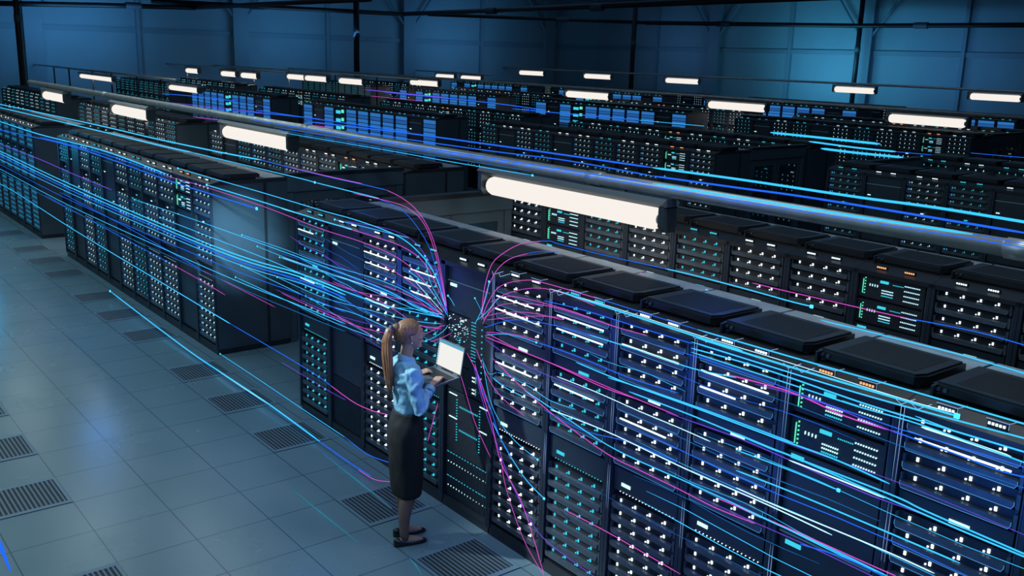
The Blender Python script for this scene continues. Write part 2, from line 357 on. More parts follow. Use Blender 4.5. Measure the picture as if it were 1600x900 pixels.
def g_switch(b, z, s=1.0):                                        # patch switch, .2 high
    b.box(.036, .03, z, .60, .072, z + .19, I['UNIT'])
    b.box(.070, .022, z + .03, .073, .03, z + .15, I['G'])
    for k in range(6): b.box(.085, .022, z + .03 + k * .025, .092, .03, z + .038 + k * .025, I['G'])
    for k in range(4): b.box(.13 + k * .022, .022, z + .10, .134 + k * .022, .03, z + .118, I['W2'])
    b.box(.22, .022, z + .140, .29, .03, z + .160, I['C'])
    for r in range(3):
        for k in range(8): b.box(.24 + k * .013, .022, z + .035 + r * .022, .246 + k * .013, .03, z + .042 + r * .022, I['C' if r == 0 else 'W2'])
    for r in range(4):
        for k in range(9): b.box(.43 + k * .015, .022, z + .03 + r * .04, .436 + k * .015, .03, z + .037 + r * .04, I['W2'])
    for k in range(8): b.box(.33 + k * .012, .022, z + .14, .334 + k * .012, .03, z + .145, I['C'])
def g_h(b):                                                       # the dotted figure of the patch rack
    for x0, x1, z in ((.075, .185, 1.03), (.495, .605, 1.03), (.077, .187, .826), (.498, .608, .826)): b.box(x0, .024, z - .004, x1, .031, z + .004, I['LABEL'])
    for x in (.188, .50):
        for z0 in (.85, .64):
            for k in range(7): z = z0 + k * .0235; b.box(x - .010, .024, z, x + .003, .031, z + .005, I['C'])
    for z in (.945, .742):
        for k in range(12): x = .225 + k * .0215; b.box(x, .024, z - .008, x + .004, .031, z + .006, I['C'])
    for z, lng in ((.505, 1), (.417, 0), (.288, 1), (.201, 0)):
        for k in range(14):
            x = .062 + k * .0405
            if lng: b.box(x, .024, z, x + .022, .031, z + .005, I['C'])
            else: b.box(x + .01, .024, z, x + .019, .031, z + .009, I['LABEL'])
def sections(kind):
    """-> list of (part name, fn(b) for body, fn(b) for lights)"""
    S = []
    led = {'W': 'W', 'C': 'C', 'N': 'W', 'B': 'C', 'H': 'W'}[kind]
    if kind in 'WC':
        for z in SECT['top'] + SECT['mid'] + SECT['low']: S.append(('server_unit', z))
    elif kind == 'N':
        for z in (1.91, 1.70): S.append(('network_switch', z))
        for z in SECT['low'][2:]: S.append(('server_unit', z))
    return S
def unit_meshes():
    out = {}
    for col in 'WC':
        b = MB(); g_server(b, 0); l = MB(); g_leds(l, 0, col); out['server_unit' + col] = (b.mesh('server_unit', RM), l.mesh('indicator_dots', RM))
    b = MB(); g_switch(b, 0); out['network_switch'] = (b.mesh('network_switch', RM), None)
    b = MB(); g_cab(b); out['cabinet'] = b.mesh('cabinet', RM)
    b = MB(); g_box(b); out['fan_box'] = b.mesh('fan_box', RM)
    b = MB(); g_knob(b); out['latch_knob'] = b.mesh('latch_knob', RM)
    for c in 'WCO': b = MB(); g_ports(b, c, xs=(.16,)); out['port_lights' + c] = b.mesh('port_lights', RM)
    b = MB(); g_status(b); g_dots(b, .93, 'W'); out['status_labelW'] = b.mesh('status_dots', RM)
    b = MB(); g_status(b, 'C'); g_dots(b, .93, 'C'); out['status_labelC'] = b.mesh('status_dots', RM)
    b = MB(); g_panel(b, 0, .08); out['filler_low'] = MB(); g_panel(out['filler_low'], 0, .165); out['filler_low'] = out['filler_low'].mesh('filler_panel', RM); out['filler_panel'] = b.mesh('filler_panel', RM)
    # blank door: upper panel, seam, vents
    b = MB(); g_panel(b, 1.98, 2.10); g_panel(b, 1.12, 1.972); g_panel(b, .62, 1.105)
    for k in range(24): x = .06 + k * .022; b.box(x, .024, .14, x + .010, .034, .6, I['BLANK'])
    b.box(.034, .03, .12, .60, .06, .61, I['UNIT']); out['blank_panel'] = b.mesh('blank_panel', RM)
    b = MB(); b.box(.034, .026, 1.972, .60, .034, 1.98, I['LINE']); b.box(.07, .024, 1.935, .155, .03, 1.958, I['LABEL']); out['status_labelB'] = b.mesh('status_label', RM)
    b = MB(); g_panel(b, 1.20, 1.68); g_panel(b, .66, 1.19); b.box(.034, .026, 1.19, .60, .034, 1.197, I['LINE']); out['blank_panelN'] = b.mesh('blank_panel', RM)
    b = MB(); b.box(.06, .024, 1.64, .14, .03, 1.665, I['C']); b.box(.08, .024, 1.13, .18, .03, 1.155, I['C']); out['status_labelN'] = b.mesh('status_label', RM)
    # patch rack in front of the woman
    b = MB(); g_panel(b, 1.98, 2.10); g_panel(b, 1.72, 1.972); g_panel(b, 1.30, 1.71, 'UNIT'); g_panel(b, 1.075, 1.29, 'UNIT'); g_panel(b, .55, 1.06); out['blank_panelH'] = b.mesh('blank_panel', RM)
    b = MB(); g_panel(b, .115, .54, 'UNIT')
    for k in range(28): x = .05 + k * .0195; b.box(x, .024, .12, x + .009, .034, .53, I['BLANK'])
    out['louvre_panel'] = b.mesh('louvre_panel', RM)
    b = MB(); b.box(.04, .0295, 1.32, .34, .0305, 1.71, I['UNIT']); rnd = random.Random(3)
    for k in range(75):
        x = .05 + rnd.random() * .27; z = 1.50 + rnd.random() * .2; s = rnd.choice((.003, .004, .005)); b.box(x, .024, z, x + s, .031, z + s * rnd.choice((1, 1.6)), I[rnd.choice('WWC')])
    for k in range(26):
        x = .12 + rnd.random() * .12; z = 1.34 + rnd.random() * .16; b.box(x, .024, z, x + .006, .031, z + .006, I['C'])
    out['patch_dots'] = b.mesh('patch_dots', RM)
    b = MB(); b.box(.34, .028, 1.08, .53, .0302, 1.72, I['UNIT'])
    for k in range(13): z = 1.695 - k * .026; b.box(.365, .024, z, .425, .031, z + .003, I['C']) if k != 5 else None
    for k in range(9): b.box(.50, .024, 1.66 - k * .05, .51, .031, 1.67 - k * .05, I['C'])
    for z in (1.24, 1.14):
        for k in range(2):
            for j in range(2): b.box(.39 + j * .02, .024, z - k * .03, .40 + j * .02, .031, z - k * .03 + .01, I['W'])
        b.box(.435, .024, z - .035, .439, .031, z + .02, I['C'])
    out['port_row'] = b.mesh('port_panel', RM)
    b = MB(); b.box(.05, .029, .16, .61, .0302, 1.055, I['UNIT']); g_h(b); out['dotted_display'] = b.mesh('dotted_display', RM)
    return out
U = unit_meshes()
def part(name, me, parent, z=0):
    o = bpy.data.objects.new(name, me); COL.objects.link(o); o.parent = parent; o.location = (0, 0, z); return o
EDGE = emis('edge_glow_blue', (0.10, 0.38, 0.85), .9); EDGEW = emis('edge_glow_white', (0.35, 0.55, 1.0), 1.0)  # emissive lines painting light along tray edges, posts, roof and ports
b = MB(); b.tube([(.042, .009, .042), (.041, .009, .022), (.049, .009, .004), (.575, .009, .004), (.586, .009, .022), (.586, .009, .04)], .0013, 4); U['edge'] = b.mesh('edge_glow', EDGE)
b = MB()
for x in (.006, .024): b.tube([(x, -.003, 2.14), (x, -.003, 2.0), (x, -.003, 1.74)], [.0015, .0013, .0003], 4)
U['post_hi'] = b.mesh('post_edge_glow', EDGEW)  # light effect on the post edges, put in as thin glowing lines
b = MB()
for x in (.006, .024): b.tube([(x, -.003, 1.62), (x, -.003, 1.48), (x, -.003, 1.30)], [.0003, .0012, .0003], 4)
U['post_lo'] = b.mesh('post_edge_glow', EDGEW)
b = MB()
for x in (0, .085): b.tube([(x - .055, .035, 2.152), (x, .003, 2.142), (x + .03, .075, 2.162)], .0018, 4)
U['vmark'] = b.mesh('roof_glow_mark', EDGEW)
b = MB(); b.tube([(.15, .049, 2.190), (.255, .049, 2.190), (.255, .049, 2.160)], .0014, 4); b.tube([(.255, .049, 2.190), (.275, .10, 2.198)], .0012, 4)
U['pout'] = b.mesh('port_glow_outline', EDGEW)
def rack_near(kind):
    r = empty('server_rack')
    part('cabinet', U['cabinet'], r)
    fb = part('fan_box', U['fan_box'], r); part('latch_knob', U['latch_knob'], fb)
    col = 'C' if kind == 'C' else 'W'
    for xo in (0, .24): part('port_light', U['port_lights' + ('O' if kind == 'N' else col)], r).location.x = xo
    for nm, z in sections(kind):
        if nm == 'server_unit':
            s = part('server_unit', U['server_unit' + col][0], r, z); part('indicator_dots', U['server_unit' + col][1], s)
        else: part('network_switch', U['network_switch'][0], r, z)
    if kind in 'WC': part('filler_panel', U['filler_panel'], r, 1.62); part('filler_panel', U['filler_low'], r, .93); part('status_dots', U['status_label' + col], r)
    if kind == 'B': part('blank_panel', U['blank_panel'], r); part('status_label', U['status_labelB'], r)
    if kind == 'N': part('blank_panel', U['blank_panelN'], r); part('status_label', U['status_labelN'], r)
    if kind == 'H':
        part('blank_panel', U['blank_panelH'], r); part('louvre_panel', U['louvre_panel'], r); part('status_label', U['status_labelB'], r)
        part('patch_dots', U['patch_dots'], r); part('port_panel', U['port_row'], r); part('dotted_display', U['dotted_display'], r)
    return r
def g_front(b, kind, s, zmin=0.1, lights_only=None, triad=True):
    """whole front of a more distant rack; lights_only None = both"""
    body = lights_only is not True; li = lights_only is not False
    col = 'C2' if kind in 'CTZ' else 'W2'
    if kind in 'WCTZ':
        for z in SECT['top'] + SECT['mid'] + SECT['low']:
            if z < zmin: continue
            if body:
                g_server(b, z)
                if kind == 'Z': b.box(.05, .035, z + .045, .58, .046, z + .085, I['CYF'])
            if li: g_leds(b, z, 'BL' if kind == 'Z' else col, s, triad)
            if li and triad: b.box(.055, .036, z + .048, .072, .046, z + .070, I['BL'])
        if li: b.box(.30, .024, 1.63, .30 + .07 * s, .03, 1.63 + .02 * s, I['LABEL' if col == 'W2' else 'C']); g_dots(b, .93, col, 10, s=.005 * s)
    if kind == 'B':
        if body: g_panel(b, 1.98, 2.10); g_panel(b, 1.12, 1.972); g_panel(b, .14, 1.1)
        if li: b.box(.034, .026, 1.972, .60, .034, 1.98, I['LINE']); b.box(.07, .024, 1.80, .07 + .07 * s, .03, 1.80 + .02 * s, I['LABEL']); b.box(.44, .024, 1.38, .44 + .07 * s, .03, 1.38 + .02 * s, I['LABEL'])
    if kind == 'N':
        if body: g_panel(b, .14, 1.68)
        g_switch(b, 1.91) if li else None; g_switch(b, 1.70) if li else None
        if li: b.box(.06, .024, 1.60, .06 + .05 * s, .03, 1.60 + .02 * s, I['C'])
    if kind in 'QRG':
        if body: g_panel(b, .14, 2.10, 'UNIT')
        if li:
            if kind == 'G':
                for z in (1.95, 1.72, 1.5, 1.3): b.box(.1, .02, z, .36, .03, z + .09, I['C']); b.box(.42, .02, z + .03, .55, .03, z + .12, I['G'])
            else:
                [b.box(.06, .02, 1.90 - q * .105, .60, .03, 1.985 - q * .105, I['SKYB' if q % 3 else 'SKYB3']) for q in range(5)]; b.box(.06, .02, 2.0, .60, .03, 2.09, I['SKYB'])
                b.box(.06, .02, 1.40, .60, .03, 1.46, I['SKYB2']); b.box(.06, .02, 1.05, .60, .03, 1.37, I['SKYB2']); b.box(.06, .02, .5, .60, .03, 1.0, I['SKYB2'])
            
def rack_mid(kind, s):
    r = empty('server_rack')
    key = 'mid%s%.1f' % (kind, s)
    if key not in U:
        b = MB(); g_front(b, kind, s, lights_only=False); l = MB(); g_front(l, kind, s, lights_only=True); l.box(.05, .060, .12, .58, .062, 2.08, I['CAB'])
        U[key] = (b.mesh('server_stack', RM), l.mesh('indicator_dots', RM))
    part('cabinet', U['cabinet'], r); part('fan_box', U['fan_box'], r); part('server_stack', U[key][0], r); part('indicator_dots', U[key][1], r)
    for xo in (0, .24): part('port_light', U['port_lights' + ('O' if kind == 'N' else 'C' if kind == 'C' else 'W')], r).location.x = xo
    return r
def far_geom(b, kind, s):
    g_cab(b, False); g_box(b, False); g_ports(b, 'O' if kind == 'N' else 'C2' if kind in 'CQGT' else 'BL' if kind == 'B' else 'W2', .007 * s)
    g_front(b, kind, s, zmin=.6, triad=False)
def rack_far(kind, s):
    key = 'far%s%.1f' % (kind, s)
    if key not in U:
        b = MB(); far_geom(b, kind, s); U[key] = b.mesh('server_rack', RM)
    o = bpy.data.objects.new('server_rack', U[key]); COL.objects.link(o); return o
PROTO = {}
def get_rack(level, kind, s):
    k = (level, kind, s)
    if level == 'far': return rack_far(kind, s)
    if k not in PROTO:
        PROTO[k] = rack_near(kind) if level == 'near' else rack_mid(kind, s); return PROTO[k]
    return copy_tree(PROTO[k])
KT = {'W': 'black server rack with white lights', 'C': 'black server rack with cyan lights', 'B': 'dark rack with a blank door',
      'N': 'black network rack with green lights', 'H': 'black patch-panel rack with dotted lights', 'Q': 'rack with a bright blue front',
      'G': 'rack with cyan and green lights', 'Z': 'server rack washed in cyan light', 'T': 'black server rack with cyan lights'}
ROWN = ['front', 'second', 'third', 'fourth', 'fifth', 'sixth', 'seventh', 'rearmost']
BANKN = ['near', 'second', 'third', 'fourth', 'farthest']
GLOW = []
def bank(row, Y, bi, x0, x1, kinds, level, s, first=0, last=None):
    """racks from x0 to x1; kinds from left to right; only indices first..last stand in view"""
    n_ = len(kinds); pitch = (x1 - x0) / n_; last = n_ if last is None else last
    for k in range(first, last):
        kd = kinds[k]; r = get_rack(level, kd, s); r.location = (x0 + k * pitch, Y, 0); r.scale = (pitch / RW, 1, 1)
        if bi == 0: pos = '%s from the left' % ordw[k]
        else: pos = '%s from the right' % ordw[n_ - 1 - k]
        lab = '%s, %s in the %s bank, %s row' % (KT[kd], pos, BANKN[bi], ROWN[row])
        if row == 0 and bi == 0: GLOW.append((r, k))
        tag(r, lab, 'server rack', 'server racks of the %s row, %s bank' % (ROWN[row], BANKN[bi]))
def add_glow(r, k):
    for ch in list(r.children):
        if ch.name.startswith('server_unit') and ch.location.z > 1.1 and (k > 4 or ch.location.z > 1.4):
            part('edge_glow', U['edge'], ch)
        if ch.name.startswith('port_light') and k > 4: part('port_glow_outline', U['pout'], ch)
    if k > 4: part('post_edge_glow', U['post_hi'], r); part('post_edge_glow', U['post_lo'], r)
    if k > 5: part('post_edge_glow', U['post_lo'], r, -.52)
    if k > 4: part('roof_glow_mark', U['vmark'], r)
B1 = (-1.461, 5.80); B2 = (-10.75, -3.75); B3 = (-19.9, -12.6); B4 = (-29.2, -22.2); B5 = (-38.5, -31.6)
P = 'CBWCNWCWWNW'
PQ = 'QBQGQQQQQBQ'
bank(0, 0, 0, *B1, 'CBWCHWCWWNW', 'near', 1)
bank(0, 0, 1, *B2, 'CBWCBWCWWNW', 'mid', .7)
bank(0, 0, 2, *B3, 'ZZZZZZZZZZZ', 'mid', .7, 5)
bank(1, 2.72, 0, *B1, 'WNCWCWWNWCW', 'near', 1, 0, 10)
bank(1, 2.72, 1, *B2, 'WBCWCWWWNWB', 'mid', .7)
bank(1, 2.72, 2, *B3, 'CWCWWCWWCWC', 'far', 1.0)
bank(1, 2.72, 3, *B4, 'CWCWWCWWCWC', 'far', 1.0)
bank(2, 9.2, 0, *B1, 'CBWCBWCWWNW', 'mid', .7, 0, 6)
bank(2, 9.2, 1, *B2, P.replace('N', 'B', 1), 'mid', .7)
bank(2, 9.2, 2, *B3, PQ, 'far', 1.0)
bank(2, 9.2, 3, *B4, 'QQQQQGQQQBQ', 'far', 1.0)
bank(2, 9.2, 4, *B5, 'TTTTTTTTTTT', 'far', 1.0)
bank(3, 11.92, 0, *B1, 'CWCWWNWCWCW', 'far', 1.0, 0, 4)
bank(3, 11.92, 1, *B2, 'CWCWWNWCWCW', 'far', 1.0)
bank(3, 11.92, 2, *B3, 'CWCWWNWCWCW', 'far', 1.0)
bank(3, 11.92, 3, *B4, 'CWCWWNWCWCW', 'far', 1.0)
bank(3, 11.92, 4, *B5, 'CWCWWNWCWCW', 'far', 1.0)
bank(4, 18.4, 1, *B2, P.replace('N', 'B', 1), 'far', 1.0)
bank(4, 18.4, 2, *B3, PQ, 'far', 1.0)
bank(4, 18.4, 3, *B4, PQ, 'far', 1.0)
bank(4, 18.4, 4, *B5, 'TTTTTTTTTTT', 'far', 1.0)
bank(5, 21.12, 1, *B2, 'CWCWWNWCWCW', 'far', 1.0)
bank(5, 21.12, 2, *B3, 'CWCWWNWCWCW', 'far', 1.0)
bank(5, 21.12, 3, *B4, 'CWCWWNWCWCW', 'far', 1.0)
bank(5, 21.12, 4, *B5, 'CWCWWNWCWCW', 'far', 1.0)
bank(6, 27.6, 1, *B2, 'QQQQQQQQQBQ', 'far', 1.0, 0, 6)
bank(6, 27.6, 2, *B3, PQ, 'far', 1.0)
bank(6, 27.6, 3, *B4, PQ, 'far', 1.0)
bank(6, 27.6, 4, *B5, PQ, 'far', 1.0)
bank(7, 30.3, 2, *B3, 'BWBWBBWBWBW', 'far', 1.0)
bank(7, 30.3, 3, *B4, 'BWBWBBWBWBW', 'far', 1.0)
bank(7, 30.3, 4, *B5, 'BWBWBBWBWBW', 'far', 1.0)
for r, k in GLOW: add_glow(r, k)
# ---------------------------------------------------------------- containment end doors between the two rows of a pod
def end_door(X, Y0, label, side=1):
    r = empty('aisle_door', (X, Y0, 0)); tag(r, label, 'door', 'aisle end doors between paired rack rows')
    # local: y 0..1.72 across the aisle, plane at x = 0
    a = MB(); a.box(-.12, .004, 1.98, 0, 1.716, 2.17, 0); a.box(-.10, .004, 0, -.02, .10, 1.98, 0); a.box(-.10, 1.616, 0, -.02, 1.716, 1.98, 0)
    a.build('door_frame', DFRAME, r, bevel=.008)
    a = MB(); a.box(-.125, .004, 2.17, .01, 1.716, 2.215, 0); a.build('header_cap', CAB, r)
    for k, y0 in enumerate((.105, .862)):
        d = MB(); y1 = y0 + .75
        d.box(-.08, y0, .02, -.04, y0 + .09, 1.97); d.box(-.08, y1 - .09, .02, -.04, y1, 1.97); d.box(-.08, y0 + .09, .02, -.04, y1 - .09, .2); d.box(-.08, y0 + .09, 1.85, -.04, y1 - .09, 1.97)
        dl = d.build('door_leaf', DFRAME, r)
        g = MB(); g.box(-.065, y0 + .09, .2, -.055, y1 - .09, 1.85); g.build('glass_pane', GLASS, dl)
        h = MB(); yy = y1 - .05 if k == 0 else y0 + .05; h.tube([(-.02, yy, .95), (-.02, yy, 1.25)], .012, 8); h.box(-.04, yy - .01, .96, -.018, yy + .01, .98); h.box(-.04, yy - .01, 1.22, -.018, yy + .01, 1.24); h.build('door_handle', KNOB, dl)
for Y, nm in ((1.0, 'front'), (10.2, 'middle'), (19.4, 'far')):
    end_door(B2[1], Y, 'glazed aisle end door closing the right end of the %s pod, second bank' % nm)
    if Y < 15: end_door(B1[0] + .12, Y, 'dark glazed aisle end door closing the left end of the %s pod, near bank' % nm)

# ---------------------------------------------------------------- lamp rails and tube lamps
def rail(y, z, x0, x1, r, label, joints=(), rods=()):
    b = MB(); b.tube([(x0, y, z), (x1, y, z)], r, 16); o = b.build('lamp_rail', PIPE, smooth=True); tag(o, label, 'lamp rail')
    for x in joints: j = MB(); j.tube([(x - .09, y, z), (x + .09, y, z)], r * 1.14, 16); j.build('rail_joint', PIPE, o, smooth=True)
    for x in rods: j = MB(); j.tube([(x, y, 0), (x, y, z)], .03, 6); j.build('support_rod', DARKP, o)
def tube_lamp(xa, xb, y, z, label, ry=.09, zr=None):
    L = xb - xa
    r = empty('tube_lamp', (xa, y, z)); tag(r, label, 'lamp', 'tube lamps hanging under the rails')
    b = MB(); b.tube([(.06, 0, 0), (.075, 0, 0), (.12, 0, 0), (L - .12, 0, 0), (L - .075, 0, 0), (L - .06, 0, 0)], [ry * .6, ry * .85, ry, ry, ry * .85, ry * .6], 16)
    b.build('light_tube', TUBE, r, smooth=True)
    if y < 25:
        l_ = lamp('tube_light_source', 'AREA', (L / 2, 0, -ry - .03), (0, 0, 0), 24, (1.0, 0.93, 0.86), L * .9, .16); l_.parent = r
    b = MB(); b.prism([(-.075, ry + .01), (.075, ry + .01), (.11, ry + .05), (.06, ry + .09), (-.06, ry + .09), (-.11, ry + .05)], -.06, L + .06, 0); b.build('lamp_housing', HOUS, r)
    for x0, x1 in ((-.06, .0), (L - .0, L + .06)):
        b = MB(); b.prism([(-.05, -ry), (.05, -ry), (.09, -ry * .5), (.09, ry + .02), (-.09, ry + .02), (-.09, -ry * .5)], x0, x1, 0)
        b.tube([(x0 if x0 > 0 else x1, 0, 0), ((x0 - .08) if x0 > 0 else (x1 + .08), 0, 0)], ry * .5, 10); b.build('end_cap', CAP, r)
    if zr:
        b = MB()
        for x in (L * .2, L * .8): b.box(x - .02, -.02, ry + .08, x + .02, .02, zr - z)
        b.build('hanger_bracket', HOUS, r)
YL = 1.86
rail(YL, 2.66, -21, 6.2, .06, 'thick steel lamp rail crossing the picture above the front pod', joints=(-14.3, -4.9, 0.95, 4.8), rods=(-11.7, 6.1))
for k, (xa, xb) in enumerate(((-.71, 1.83), (-7.81, -5.39), (-13.68, -11.43), (-19.45, -17.43))):
    tube_lamp(xa, xb, YL, 2.40, ['largest glowing tube lamp, under the thick rail at centre', 'second glowing tube lamp leftwards under the thick rail', 'third glowing tube lamp leftwards under the thick rail', 'leftmost glowing tube lamp under the thick rail'][k], .10, 2.60)
def lamp_row(y, pix, ry, nm, z):
    out = []
    for k, (xa, ya, xb, yb) in enumerate(pix):
        A = at(xa, ya, 1, y); B = at(xb, yb, 1, y)
        tube_lamp(A.x, B.x, y, z, 'small glowing tube lamp, %s from the right under the %s rail' % (ordw[k], nm), ry, z + .21)
rail(20.3, 2.62, -44, 1.5, .05, 'lamp rail in the middle distance carrying three wide glowing tubes')
lamp_row(20.3, [(1388, 178, 1512, 190), (1107, 158, 1198, 164), (885, 144, 953, 148), (642, 127, 686, 133)], .115, 'middle', 2.36)
rail(35.6, 2.90, -44, 6, .05, 'thin lamp rail in front of the back wall')
lamp_row(35.6, [(1514, 157, 1595, 164), (1303, 144, 1367, 149), (1040, 129, 1092, 133), (913, 123, 955, 125), (812, 119, 850, 121)], .13, 'thin back', 2.62)
rail(28.6, 2.62, -44, -36, .04, 'short lamp rail near the room corner carrying two tubes')
lamp_row(28.6, [(721, 115, 753, 117), (682, 113, 711, 115)], .12, 'short corner', 2.36)
rail(7.0, 2.62, -44, -24.5, .04, 'short lamp rail near the left wall on hanger rods', rods=(-40, -37.5, -34, -31.5, -28.5, -26))
lamp_row(7.0, [(265, 126, 311, 125), (127, 128, 178, 129)], .08, 'short left', 2.36)
rail(16.0, 2.72, -44, -24, .04, 'lamp rail carrying paired tubes left of the thick pole', rods=(-39, -35, -30.5, -27))
lamp_row(16.0, [(531, 125, 568, 125), (478, 123, 512, 123), (450, 120, 477, 122)], .11, 'paired', 2.44)
rail(13.4, 2.76, -44, -30, .035, 'faint lamp rail at the upper left carrying three short tubes', rods=(-41, -33))
lamp_row(13.4, [(378, 117, 403, 117), (347, 116, 370, 116), (292, 113, 311, 114)], .11, 'faint upper', 2.50)

# ---------------------------------------------------------------- laptop
LP = empty('laptop', (1.46, -.14, 1.29)); LP.rotation_euler = (0, 0, 0)
tag(LP, 'open silver laptop with a bright white screen held by the woman', 'laptop')
LAPM = mat('laptop_body', (0.16, 0.19, 0.22), 0.35, metal=.6); KEYM = mat('laptop_keys', (0.015, 0.018, 0.022), 0.5)
SCR = emis('laptop_screen_white', (0.93, 0.92, 0.88), 0.95); SCB = emis('laptop_screen_header', (0.10, 0.42, 0.62), 0.9)
tl = .12   # base slopes down towards her
def bl(x, y, z): return (x, y, z + y * tl)
b = MB(); vs = []
for z in (-.009, .009):
    for x, y in ((-.175, -.245), (.175, -.245), (.175, .0), (-.175, .0)): vs.append(bl(x, y, z))
b.add(vs, [(0, 3, 2, 1), (4, 5, 6, 7), (0, 1, 5, 4), (1, 2, 6, 5), (2, 3, 7, 6), (3, 0, 4, 7)]); b.build('laptop_base', LAPM, LP, bevel=.003)
b = MB()
for r_ in range(5):
    for k in range(13):
        x = -.155 + k * .0240; y = -.04 - r_ * .023; vs = [bl(x + dx, y + dy, z) for z in (.009, .012) for dx, dy in ((0, -.018), (.02, -.018), (.02, 0), (0, 0))]
        b.add(vs, [(0, 3, 2, 1), (4, 5, 6, 7), (0, 1, 5, 4), (1, 2, 6, 5), (2, 3, 7, 6), (3, 0, 4, 7)])
b.build('keyboard', KEYM, LP)
b = MB(); vs = [bl(x, y, z) for z in (.009, .010) for x, y in ((-.05, -.23), (.05, -.23), (.05, -.165), (-.05, -.165))]
b.add(vs, [(0, 3, 2, 1), (4, 5, 6, 7), (0, 1, 5, 4), (1, 2, 6, 5), (2, 3, 7, 6), (3, 0, 4, 7)]); b.build('touchpad', LAPM, LP)
def sl(x, z, y): return (x, .005 + y + z * .16, z + .012)
b = MB(); vs = [sl(x, z, y) for y in (0, .007) for x, z in ((-.175, 0), (.175, 0), (.175, .225), (-.175, .225))]
b.add(vs, [(0, 1, 2, 3), (7, 6, 5, 4), (0, 4, 5, 1), (1, 5, 6, 2), (2, 6, 7, 3), (3, 7, 4, 0)]); lid = b.build('screen_lid', LAPM, LP, bevel=.002)
def plate(nm, x0, z0, x1, z1, m, par):
    b = MB(); vs = [sl(x, z, y) for y in (-.0022, -.0008) for x, z in ((x0, z0), (x1, z0), (x1, z1), (x0, z1))]
    b.add(vs, [(0, 1, 2, 3), (7, 6, 5, 4), (0, 4, 5, 1), (1, 5, 6, 2), (2, 6, 7, 3), (3, 7, 4, 0)]); b.build(nm, m, par)
plate('display', -.165, .012, .167, .216, SCR, lid); 
b = MB(); vs = []
def plate2(b, x0, z0, x1, z1):
    vs = [sl(x, z, y) for y in (-.0032, -.0023) for x, z in ((x0, z0), (x1, z0), (x1, z1), (x0, z1))]
    b.add(vs, [(0, 1, 2, 3), (7, 6, 5, 4), (0, 4, 5, 1), (1, 5, 6, 2), (2, 6, 7, 3), (3, 7, 4, 0)])
plate2(b, -.165, .194, .167, .216); plate2(b, -.165, .012, -.150, .19); b.build('screen_header', SCB, lid)
b = MB()
for k in range(9): plate2(b, -.162, .02 + k * .019, -.153, .03 + k * .019)
for v in range(len(b.v)): b.v[v] = (b.v[v][0], b.v[v][1] - .001, b.v[v][2])
b.build('screen_icons', SCR, lid)
b = MB(); b.tube([(-.14, .004, .008), (-.08, .004, .008)], .007, 8); b.tube([(.08, .004, .008), (.14, .004, .008)], .007, 8); b.build('hinge', LAPM, LP)

# ---------------------------------------------------------------- woman
HD = -.21
WR = empty('person', (1.535, -.56, 0), HD)
tag(WR, 'woman in a light blue blouse and black skirt typing on a laptop before the racks', 'person')
SKIN = mat('skin', (0.52, 0.29, 0.20), 0.5, noise=.05, nscale=20); 
HAIRM = mat('brown_hair', (0.30, 0.135, 0.07), 0.36, noise=.55, nscale=7, bump=.3, stretch=(22, 22, 1.6))
BLOUSE = mat('light_blue_blouse', (0.22, 0.45, 0.62), 0.6, noise=.06, nscale=7, bump=.25)
SKIRT = mat('black_skirt', (0.006, 0.006, 0.007), 0.8, noise=.2, nscale=20)
SHOE = mat('black_leather', (0.012, 0.012, 0.014), 0.3); TIE = mat('hair_tie_blue', (0.02, 0.05, 0.12), 0.5)
STOCK = mat('skin_legs', (0.22, 0.13, 0.10), 0.5)
ca, sa = math.cos(-HD), math.sin(-HD)
def wl(x, y, z):                                    # world -> woman's own frame
    dx, dy = x - WR.location.x, y - WR.location.y; return Vector((ca * dx - sa * dy, sa * dx + ca * dy, z))
body = MB()
# legs
for sx in (-1, 1):
    oy = .02 if sx < 0 else -.03
    x = sx * .078
    body.tube([(x * .85, -.02, .95), (x * .9, -.01, .75), (x, .0, .52), (x, -.015 + oy * .5, .36), (x, -.02 + oy, .22), (x, -.02 + oy, .10), (x, -.015 + oy, .06)],
              [.072, .068, .052, .056, .042, .032, .034], 14)
    body.tube([(x, -.07 + oy, .035), (x, .0 + oy, .045), (x, .08 + oy, .03), (x, .13 + oy, .022)], [(.026, .026), (.034, .036), (.036, .024), (.028, .014)], 12)
# pelvis, torso, neck
body.ell([(0, -.01, .86, .10, .09), (0, -.015, .94, .140, .105), (0, -.01, 1.02, .125, .092), (0, 0, 1.12, .112, .08), (0, .0, 1.22, .118, .085), (0, .0, 1.32, .138, .10),
          (0, -.005, 1.41, .150, .085), (0, -.01, 1.46, .10, .065), (0, -.01, 1.50, .05, .05)], 20)
body.tube([(0, -.015, 1.46), (0, -.008, 1.53), (0, .008, 1.62)], [(.052, .052), (.045, .048), (.05, .055)], 14)
# head: jaw, face and skull as stacked sections
HC0 = (0.0, .022, 1.69)
body.ell([(0, .060, 1.572, .020, .020), (0, .055, 1.582, .036, .042), (0, .045, 1.600, .050, .060), (0, .036, 1.622, .060, .074), (0, .028, 1.650, .068, .086),
          (0, .020, 1.685, .073, .094), (0, .014, 1.715, .075, .098), (0, .010, 1.745, .072, .094), (0, .006, 1.772, .060, .078), (0, .004, 1.790, .038, .050), (0, .002, 1.797, .012, .016)], 24)
body.tube([(0, .106, 1.722), (0, .114, 1.704), (0, .122, 1.684), (0, .129, 1.668), (0, .118, 1.660)], [.009, .010, .012, .014, .011], 10)     # nose
body.tube([(-.022, .110, 1.634), (0, .120, 1.636), (.022, .110, 1.634)], [.005, .009, .005], 8)                         # lips
body.tube([(-.020, .108, 1.625), (0, .118, 1.624), (.020, .108, 1.625)], [.005, .008, .005], 8)
body.sphere((0, .100, 1.592), (.020, .018, .017), 8)                                                                      # chin
